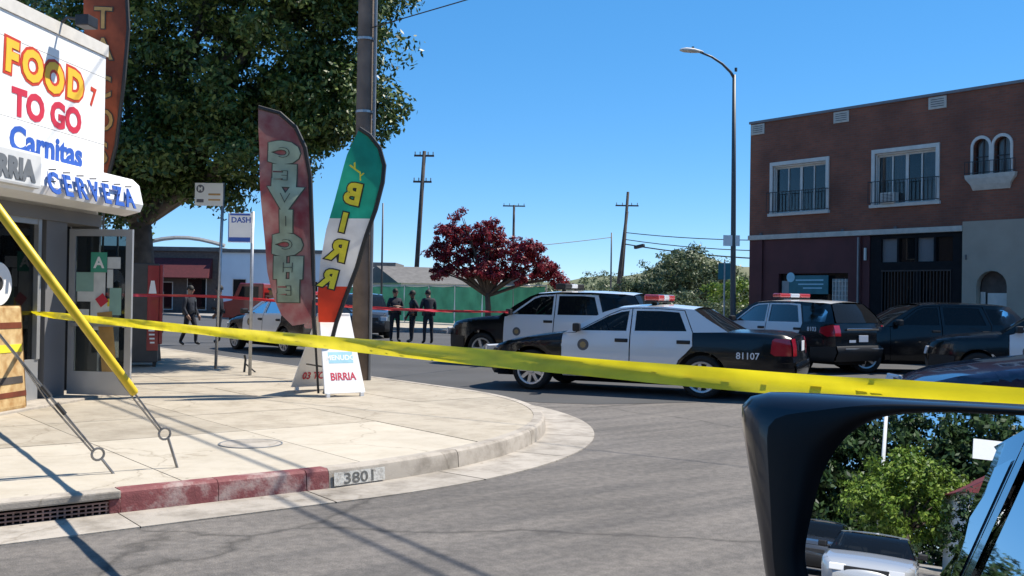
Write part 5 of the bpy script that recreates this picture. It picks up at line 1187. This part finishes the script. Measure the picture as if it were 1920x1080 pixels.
tree('bushy_tree', 'low shrub tree at the foot of the brick building, right of the bushy tree', (36.5, 30.3, .14), 3.6, .1, [((0, 0, 1.6), (1.3, 1.3, 1.4)), ((.8, -.6, 2.1), (.8, .8, .8))], 110, 36, .35, .10, 'leaf_bright', 'bark_grey', 6, .8)
tree('bushy_tree', 'low dark shrub behind the green fence under the red-leaved tree', (24.5, 31.5, .14), 2.6, .08, [((0, 0, 1.3), (1.6, 1.6, 1.0)), ((1.6, -1.4, 1.2), (1.2, 1.2, .9))], 110, 36, .3, .08, 'leaf_olive', 'bark_grey', 8, .6)
tree('bushy_tree', 'far pale tree under the twin utility poles', (66, 72, .14), 5, .2, [((0, 0, 2.6), (3.2, 3.2, 1.7)), ((3.5, -3, 2.0), (2.5, 2.5, 1.4)), ((-4, 3, 1.6), (2.2, 2.2, 1.2))], 160, 30, .6, .15, 'leaf_olive', 'bark_grey', 9, 1.2)
tree('bushy_tree', 'dark shrub mass left of the bungalow behind the officers', (30.5, 54.5, .14), 3.5, .12, [((0, 0, 1.7), (2.6, 2.0, 1.2)), ((-2, 1.5, 1.4), (1.6, 1.6, 1.0))], 120, 30, .45, .12, 'leaf_deep', 'bark_grey', 10, .8)

for k, (x, y, r, lb) in enumerate(((26, 24.5, 1.5, 'low dark shrub behind the roof of the police SUV'), (25.5, 20.5, 1.4, 'low dark shrub behind the red light bar of the police sedan'), (24.5, 17.8, 1.2, 'low dark shrub at the left foot of the street lamp'))):
    tree('bushy_tree', lb, (x, y, .14), 2.2, .07, [((0, 0, 1.0), (r, r, .85)), ((.9, -1.1, .8), (r * .8, r * .8, .7))], 110, 34, .3, .08, 'leaf_olive', 'bark_grey', 60 + k, .5)

# ------------------------------------------------------------------ people (officers in dark uniforms)
def person(label, x, y, face, joints, skin='skin', scale=1.0, group='officers standing in the street'):
    """joints in person space: x forward, y left, z up"""
    J = dict(pelvis=(0, 0, .95), waist=(0, 0, 1.08), chest=(.01, 0, 1.32), neck=(0, 0, 1.50), headb=(.015, 0, 1.58), head=(.03, 0, 1.68), crown=(.02, 0, 1.78),
             hipL=(0, .10, .90), kneeL=(.02, .12, .49), ankL=(0, .13, .09), toeL=(.17, .15, .04), hipR=(0, -.10, .90), kneeR=(.02, -.12, .49), ankR=(0, -.13, .09), toeR=(.17, -.15, .04),
             shL=(0, .19, 1.43), elL=(-.02, .26, 1.14), wrL=(.12, .25, .92), haL=(.16, .24, .85), shR=(0, -.19, 1.43), elR=(-.02, -.26, 1.14), wrR=(.12, -.25, .92), haR=(.16, -.24, .85))
    J.update(joints)
    rad = dict(pelvis=(.155, .12), waist=(.15, .115), chest=(.175, .125), neck=(.062, .062), headb=(.075, .08), head=(.088, .105), crown=(.06, .07), hipL=.098, kneeL=.066, ankL=.052, toeL=.042, hipR=.098, kneeR=.066, ankR=.052, toeR=.042,
               shL=.078, elL=.056, wrL=.042, haL=.040, shR=.078, elR=.056, wrR=.042, haR=.040)
    ed = [('pelvis', 'waist'), ('waist', 'chest'), ('chest', 'neck'), ('neck', 'headb'), ('headb', 'head'), ('head', 'crown')]
    for s_ in 'LR': ed += [('pelvis', 'hip' + s_), ('hip' + s_, 'knee' + s_), ('knee' + s_, 'ank' + s_), ('ank' + s_, 'toe' + s_), ('chest', 'sh' + s_), ('sh' + s_, 'el' + s_), ('el' + s_, 'wr' + s_), ('wr' + s_, 'ha' + s_)]
    vs = [tuple(J[k]) for k in J]; ks = list(J)
    fing = []
    for s_, sg in (('L', 1), ('R', -1)):    # five short fingers rooted in each hand
        h = Vector(J['ha' + s_]); dr_ = (h - Vector(J['wr' + s_])).normalized(); side = Vector((1, 0, 0)) if abs(dr_.x) < .7 else Vector((0, 0, 1))
        ac = (side - dr_ * side.dot(dr_)).normalized()
        for q, ln in ((-.030, .060), (-.010, .075), (.010, .078), (.030, .066)):
            i0 = len(vs); vs.append(tuple(h + ac * q + dr_ * .03)); vs.append(tuple(h + ac * q + dr_ * (.03 + ln) + Vector((0, -sg * .015, 0)))); fing.append((ks.index('ha' + s_), i0)); fing.append((i0, i0 + 1))
        i0 = len(vs); vs.append(tuple(h + ac * .045)); vs.append(tuple(h + ac * .06 + dr_ * .05)); fing.append((ks.index('ha' + s_), i0)); fing.append((i0, i0 + 1))
    me = bpy.data.meshes.new('person'); me.from_pydata(vs, [(ks.index(a), ks.index(b)) for a, b in ed] + fing, [])
    ob = bpy.data.objects.new('tmp', me); COL.objects.link(ob)
    md = ob.modifiers.new('skin', 'SKIN'); md.use_smooth_shade = True; ob.modifiers.new('sub', 'SUBSURF').levels = 1
    for i, sv in enumerate(me.skin_vertices[0].data):
        r = rad[ks[i]] if i < len(ks) else .010
        sv.radius = r if isinstance(r, tuple) else (r, r); sv.use_root = (i == 0)
    dg = bpy.context.evaluated_depsgraph_get(); ev = ob.evaluated_get(dg); m2 = bpy.data.meshes.new_from_object(ev)
    bpy.data.objects.remove(ob); m2.name = 'person'; m2.materials.clear()
    for k in ('uniform', 'uniform_trousers', skin, 'leather'): m2.materials.append(M(k))
    wl, wr_ = Vector(J['wrL']), Vector(J['wrR'])
    for p in m2.polygons:
        c = p.center; i = 0
        if c.z > 1.53 + J['neck'][2] - 1.5 and (c - Vector(J['head'])).length < .3: i = 2
        elif (c - Vector(J['haL'])).length < .10 or (c - Vector(J['haR'])).length < .10: i = 2
        elif c.z < .13: i = 3
        elif c.z < J['pelvis'][2] + .02: i = 1
        p.material_index = i; p.use_smooth = True
    o = link('person', m2, None, None, (x, y, 0)); o.rotation_euler = (0, 0, R(face)); o.scale = (scale,) * 3
    tag(o, label, 'person', group)
    hb = Vector(J['head'])
    m3 = MB(); T_ = Matrix.Translation(hb + Vector((-.02, 0, .025))) @ Matrix.Diagonal((1.18, .98, 1.12, 1))
    m3.lathe([(.098 * math.cos(R(a)), .108 * math.sin(R(a))) for a in range(-18, 91, 12)], 14, T_); m3.build('hair', 'hair', o, smooth=True)
    m3 = MB(); m3.box(hb + Vector((.115, 0, -.01)), (.035, .026, .045)); m3.build('nose', skin, o, bevel=.008)
    for sd_ in (1, -1):
        m3 = MB(); m3.box(hb + Vector((.095, sd_ * .034, .022)), (.02, .028, .014)); m3.build('eye', 'ink_black', o)
        m3 = MB(); m3.box(hb + Vector((.0, sd_ * .092, -.005)), (.035, .018, .055)); m3.build('ear', skin, o, bevel=.006)
    m3 = MB(); m3.box(hb + Vector((.098, 0, -.055)), (.016, .045, .010)); m3.build('mouth', 'ink_red', o)
    pz = J['waist'][2] - .05; m3 = MB(); m3.lathe([(1, -.028), (1.03, -.028), (1.03, .028), (1, .028)], 16, Matrix.Translation((J['waist'][0], J['waist'][1], pz)) @ Matrix.Diagonal((.155, .185, 1, 1)))
    for an in (.9, 2.0, 3.6, 4.6): m3.box((.165 * math.cos(an), .195 * math.sin(an), pz - .04), (.06, .06, .13))
    m3.build('duty_belt', 'leather', o)
    m3 = MB(); m3.box((.155, .075, 1.36), (.012, .05, .06)); m3.build('badge', 'chrome', o)
    return o
person('officer with arms folded, leftmost of the three standing before the green fence', 9.1, 21.9, -100, dict(elL=(.02, .27, 1.17), wrL=(.22, .06, 1.20), haL=(.21, -.05, 1.22), elR=(.02, -.27, 1.17), wrR=(.23, -.05, 1.17), haR=(.22, .06, 1.15)))
person('officer in the middle of the three by the green fence, hand on belt', 9.55, 21.5, 165, dict(elL=(-.12, .30, 1.18), wrL=(.03, .22, 1.02), haL=(.08, .17, 1.0), kneeL=(.05, .15, .49), ankL=(.08, .18, .09), toeL=(.24, .20, .04)), 'skin_dark', .97)
person('officer on the right of the three, turned away with head bowed', 9.55, 20.55, 75, dict(headb=(.05, 0, 1.565), head=(.09, 0, 1.65), crown=(.11, 0, 1.74), elL=(.05, .25, 1.15), wrL=(.24, .14, 1.10), haL=(.30, .08, 1.12), elR=(.05, -.25, 1.15), wrR=(.24, -.14, 1.10), haR=(.30, -.08, 1.12)))
person('officer walking on the road between the vending machine and bus stop', 2.15, 22.1, -60, dict(kneeL=(.16, .11, .50), ankL=(.14, .12, .10), toeL=(.30, .13, .06), kneeR=(-.06, -.11, .49), ankR=(-.24, -.12, .11), toeR=(-.08, -.13, .04)), 'skin', .98, 'officers near the bus stop')
person('officer half hidden behind the taller bus stop pole', 3.6, 23.4, 160, dict(elR=(-.10, -.28, 1.18), wrR=(.10, -.24, 1.08), haR=(.16, -.20, 1.08)), 'skin_dark', 1.0, 'officers near the bus stop')

# ------------------------------------------------------------------ barrier tapes
def tape(name, label, mat, pts, width, twists, seed):
    rd = random.Random(seed); pts = [Vector(p) for p in pts]
    # Catmull-Rom through the points
    fine = []
    for i in range(len(pts) - 1):
        p0, p1, p2, p3 = pts[max(i - 1, 0)], pts[i], pts[i + 1], pts[min(i + 2, len(pts) - 1)]
        k = max(8, int((p2 - p1).length / .05))
        for j in range(k):
            t = j / k; fine.append(.5 * ((2 * p1) + (-p0 + p2) * t + (2 * p0 - 5 * p1 + 4 * p2 - p3) * t * t + (-p0 + 3 * p1 - 3 * p2 + p3) * t ** 3))
    fine.append(pts[-1]); n = len(fine); vs = []
    for i, p in enumerate(fine):
        d = (fine[min(i + 1, n - 1)] - fine[max(i - 1, 0)]).normalized(); side = d.cross(UPZ).normalized()
        u = i / n; ang = .25 * math.sin(u * 17 + seed) + .18 * math.sin(u * 43) + interp(twists, u)
        for q in (-.5, -.25, 0, .25, .5):
            curl = .010 * math.sin(q * 5 + u * 30) + .006 * math.sin(u * 120 + q * 9)
            vs.append(p + UPZ * (q * width * math.cos(ang)) + side * (q * width * math.sin(ang) + curl))
    m2 = MB(); m2.raw(vs, [(i * 5 + k, (i + 1) * 5 + k, (i + 1) * 5 + k + 1, i * 5 + k + 1) for i in range(n - 1) for k in range(4)])
    o = m2.build(name, mat, smooth=True); tag(o, label, 'barrier tape'); return o, fine
yt, fine = tape('barrier_tape', 'yellow police tape stretched across the whole street in the foreground', 'tape_yellow',
     [(-5.83, 6.39, 1.27), (-6.16, 1.67, 1.285), (-6.45, -3.2, 1.30), (-6.40, -5.31, 1.30), (-6.30, -6.4, 1.305), (-5.9, -12.8, 1.3)], .071, [(0, .5), (.2, 0), (.45, .1), (.6, -.1), (.8, .4), (1, .6)], 2)
# faint print on the tape: short dark dashes following it
m_ = MB()
for i in range(6, len(fine) - 8, 4):
    if (i // 4) % 9 in (7, 8): continue
    p = fine[i]; d = (fine[i + 1] - fine[i - 1]).normalized(); sd_ = d.cross(UPZ).normalized()
    m_.box(None, (.016 + .022 * random.random(), .013, .001), mat=frame(p + UPZ * random.uniform(-.002, .002) + sd_ * -.016, d, UPZ))
P('tape_ink', (.52, .42, .02), .5, var=.1); m_.build('print', 'tape_ink', yt)
tape('barrier_tape', 'thin red police tape running from the shop to the police SUV', 'tape_red', [(-4.6, 9.6, 1.53), (-3.45, 10.11, 1.5), (-1.63, 10.76, 1.49), (-.45, 7.55, 1.36), (2.2, 9.2, 1.28), (5.0, 10.55, 1.24)], .05, [(0, 0), (1, .4)], 5)
# old tape knot at the shop window frame end

# ------------------------------------------------------------------ the car the picture is taken from
own = make_car('suv', 'own_car', 'dark navy car in the foreground, mostly out of frame, seen by its wing mirror', 'car', -9.0 + .20, -7.19 - .757, 0, mono('car_navy'), skip=('front_glass', 'mirror', 'seats'), plate=False)
MC = Vector((-8.06, -6.66, 1.36))                             # middle of the mirror glass
din = (MC - CAM).normalized(); dout = Vector((-.993, -.112, .043)).normalized(); MN = (dout - din).normalized()
MR = UPZ.cross(MN).normalized()                               # to the right as the driver sees it
if MR.dot(CR) < 0: MR = -MR
MU = MR.cross(MN) if MR.cross(MN).z > 0 else MN.cross(MR)
def ml(p): p = own.matrix_basis.inverted() @ p; return p
mir = bpy.data.objects.new('wing_mirror', None); COL.objects.link(mir); mir.parent = own
mir['label'] = 'black wing mirror reflecting the street behind'
TM = Matrix.Translation(-own.location) @ frame(MC, MR, MU)
if (TM.to_3x3() @ Vector((0, 0, 1))).dot(MN) < 0: TM = TM @ Matrix.Diagonal((1, 1, -1, 1))
mir.matrix_local = TM
MS = -.017
glass_o = [(-.112, -.075), (-.108, -.035), (-.096, .017), (-.073, .055), (-.042, .075), (.0, .083), (.05, .086), (.12, .087), (.155, .083), (.168, .05), (.165, -.03), (.15, -.09), (.12, -.115), (.0, -.12), (-.07, -.118), (-.10, -.105)]
hous_o = [(-.136, -.125), (-.154, -.05), (-.170, .02), (-.180, .070), (-.172, .086), (-.150, .093), (-.08, .095), (.0, .096), (.09, .097), (.16, .096), (.195, .09), (.205, .05), (.20, -.05), (.185, -.13), (.14, -.155), (.0, -.16), (-.12, -.155)]
hous_o = [(x + (MS if x < 0 else 0), y) for x, y in hous_o]
def smooth_loop(pts, k=5):
    n = len(pts); out = []
    for i in range(n):
        p0, p1, p2, p3 = [Vector(pts[(i + d) % n]) for d in (-1, 0, 1, 2)]
        for j in range(k):
            t = j / k; out.append(tuple(.5 * ((2 * p1) + (-p0 + p2) * t + (2 * p0 - 5 * p1 + 4 * p2 - p3) * t * t + (-p0 + 3 * p1 - 3 * p2 + p3) * t ** 3)))
    return out
go, ho = smooth_loop(glass_o), smooth_loop(hous_o)
link('mirror_glass', poly_mesh('mirror_glass', go, [], lambda u, v: (u, v, 0)), 'mirror_metal', mir)
P('mirror_rim', (.004, .004, .005), .5, var=0, spec=.3); P('housing_navy', (.006, .009, .018), .3, var=.2, scale=30, coat=.4)
def radial(loop, n=96, c=(.0, -.02)):
    out = []
    for k in range(n):
        a = 2 * math.pi * k / n; d = Vector((math.cos(a), math.sin(a))); best = 0
        for i, p in enumerate(loop):
            p = Vector(p) - Vector(c); q = Vector(loop[(i + 1) % len(loop)]) - Vector(c); e = q - p; den = d.x * e.y - d.y * e.x
            if abs(den) < 1e-9: continue
            t = (p.x * e.y - p.y * e.x) / den; u = (p.x * d.y - p.y * d.x) / den
            if t > 0 and -1e-6 <= u <= 1 + 1e-6: best = max(best, t)
        out.append(Vector(c) + d * best)
    return out
gr_, hr_ = radial(go), radial(ho); n = 96
def loft(name, rows, mat, cap=False):
    vs = [v for r in rows for v in r]; fs = [(i * n + k, i * n + (k + 1) % n, (i + 1) * n + (k + 1) % n, (i + 1) * n + k) for i in range(len(rows) - 1) for k in range(n)]
    if cap: fs.append(tuple(range((len(rows) - 1) * n, len(rows) * n)))
    m_ = MB(); m_.raw(vs, fs); return m_.build(name, mat, mir, smooth=True)
def row(t, z): return [(*(h_.lerp(g_, t)), z) for h_, g_ in zip(hr_, gr_)]
loft('rim', [row(.40, .0095), row(.55, .012), row(.80, .012), row(.92, .009), row(.985, .003), row(1.005, -.001)], 'mirror_rim')
cz = Vector((.0, -.02))
def out_(s_, z): return [(*(cz + (h_ - cz) * s_), z) for h_ in hr_]
loft('housing', [row(.40, .0095), row(.25, .006), row(.10, -.004), row(.0, -.020), out_(1.015, -.04), out_(1.0, -.075), out_(.92, -.11), out_(.74, -.135), out_(.4, -.145)], 'housing_navy', True)
m_ = MB(); m_.tube([(.12, -.1, -.06), (.20, -.16, -.05), (.26, -.20, -.02)], [.05, .045, .05], 8); m_.build('stalk', 'housing_navy', mir, smooth=True)

# ------------------------------------------------------------------ what the mirror shows: the street behind
make_car('sedan', 'white_sedan', 'silver white sedan on the street behind, seen in the wing mirror', 'car', -32.5, -8.45, 7, mono('car_silver'))
make_car('suv', 'sport_utility_vehicle', 'dark parked SUV behind the silver sedan in the wing mirror', 'car', -43, -7.5, 7, mono('car_grey'))
make_car('sedan', 'silver_sedan', 'pale sedan parked farthest left in the wing mirror', 'car', -50, -6.0, 7, mono('car_silver'))
tree('street_tree', 'bright green tree in the middle of the wing mirror', (-71, -13.2, .15), 7, .2, [((0, 0, 3.9), (2.6, 3.3, 2.5)), ((0, 1.9, 3.2), (2.0, 1.9, 1.7)), ((0, -2.0, 3.1), (2.0, 1.9, 1.8)), ((0, .2, 5.4), (1.6, 1.9, 1.3))], 330, 44, .5, .13, 'leaf_bright', 'bark', 21, 2.0)
for i, (x, y, h, sd_, lb) in enumerate(((-86, -5, 14, 31, 'left tall dark tree behind the bright tree in the mirror'), (-88, -14, 16, 32, 'middle tall dark tree behind the bright tree in the mirror'), (-86, -23, 16, 33, 'right tall dark tree behind the bright tree in the mirror'), (-84, 7, 10, 34, 'dark tree at the outer edge of the mirror view'), (-85, -31, 15, 35, 'tall dark tree behind the red-roofed house in the mirror'))):
    tree('street_tree', lb, (x, y, .15), h, .3, [((0, 0, h * .55), (4, 5.5, h * .36)), ((0, 3, h * .4), (3.5, 4, h * .28)), ((0, -3, h * .42), (3.5, 4, h * .3)), ((1, 0, h * .2), (3, 5.5, h * .2)), ((1, 3, h * .12), (2, 3, h * .13)), ((1, -3, h * .12), (2, 3, h * .13))], 430, 46, 1.0, .26, 'leaf_deep', 'bark', sd_, 3)
mp_ = upole('pale pole above the bright tree in the wing mirror', -73, -11.7, 12, (), r=.13, mat='stucco_white')
rh = thing('red_roof_house', 'house with dark red roof and white sign at the right of the mirror view', 'house', (-68, -17.4, .15), 0)
m_ = MB(); m_.span((-4, -4, 0), (4, 2.2, 4.3)); m_.build('wall', 'stucco_white', rh)
m_ = MB(); m_.raw([(-4.4, 2.6, 4.2), (4.4, 2.6, 4.2), (4.4, -1, 6.4), (-4.4, -1, 6.4), (-4.4, -4.4, 4.2), (4.4, -4.4, 4.2)], [(0, 1, 2, 3), (3, 2, 5, 4), (0, 3, 4), (1, 5, 2), (0, 4, 5, 1)]); m_.build('roof', 'roof_red', rh)
m_ = MB(); m_.span((4.5, .5, 5.9), (4.6, 2.2, 6.9)); m_.build('sign_panel', 'sign_white', rh)
for y in (-3, -1): m_ = MB(); m_.span((4.0, y - .5, 1), (4.03, y + .5, 2.2)); m_.build('window', 'glass_tint', rh)

# ------------------------------------------------------------------ across the near street (behind the camera; the cars mirror it)
P('wall_tan', (.34, .27, .19), .9, var=.1, scale=.5); P('wall_ochre', (.30, .19, .12), .9, var=.12, scale=.5)
for nm, lb, x, y, L, H, mt in (('row_building', 'long tan stucco building across the near street behind the viewpoint', -24, -17.5, 36, 7.2, 'wall_tan'), ('row_building', 'ochre corner building across the junction to the right of the viewpoint', 30, -17.5, 22, 6.4, 'wall_ochre')):
    bd_ = simple_building(nm, lb, 'building', x, y, math.pi, L, 9, H, mt, 'roof_grey', [(-L / 2 + 2.2 + 3.6 * k, z, 1.6, 1.5, 'glass_tint') for k in range(int(L / 3.6)) for z in (1.0, 4.3)], .4)
tree('street_tree', 'young street tree on the opposite pavement behind the viewpoint', (-3.5, -15.2, .15), 6.5, .14, [((0, 0, 4.2), (2.2, 2.2, 2.0)), ((.6, .4, 5.2), (1.5, 1.5, 1.3))], 170, 40, .5, .11, 'leaf_deep', 'bark', 41, 2.2)
tree('street_tree', 'broad street tree on the opposite pavement beside the tan building', (-17, -14.8, .15), 7.5, .16, [((0, 0, 4.8), (2.8, 2.6, 2.2)), ((.6, .4, 6.0), (1.8, 1.8, 1.3))], 200, 40, .55, .12, 'leaf_deep', 'bark', 42, 2.4)
tree('street_tree', 'dark shrub in front of the red-roofed house in the mirror', (-60, -15.4, .15), 4.0, .1, [((0, 0, 2.3), (1.5, 2.0, 1.9)), ((0, -2.2, 2.0), (1.5, 2.0, 1.7))], 200, 40, .4, .12, 'leaf_deep', 'bark', 71, 1.0)
for lb, y0, L, H, mt in (('brown two-storey building beyond the shop on the cross street, left of the frame', 34, 24, 6.5, 'wall_brown'), ('maroon low building farther along the cross street, left of the frame', 58, 22, 5.0, 'wall_maroon')):
    simple_building('row_building', lb, 'building', -4.9, y0, math.pi / 2, L, 9, H, mt, 'roof_grey', [(-L / 2 + 2 + 3.4 * k, z, 1.6, 1.4, 'glass_tint') for k in range(int(L / 3.4)) for z in ((1.0, 4.0) if H > 6 else (1.0,))], .4)
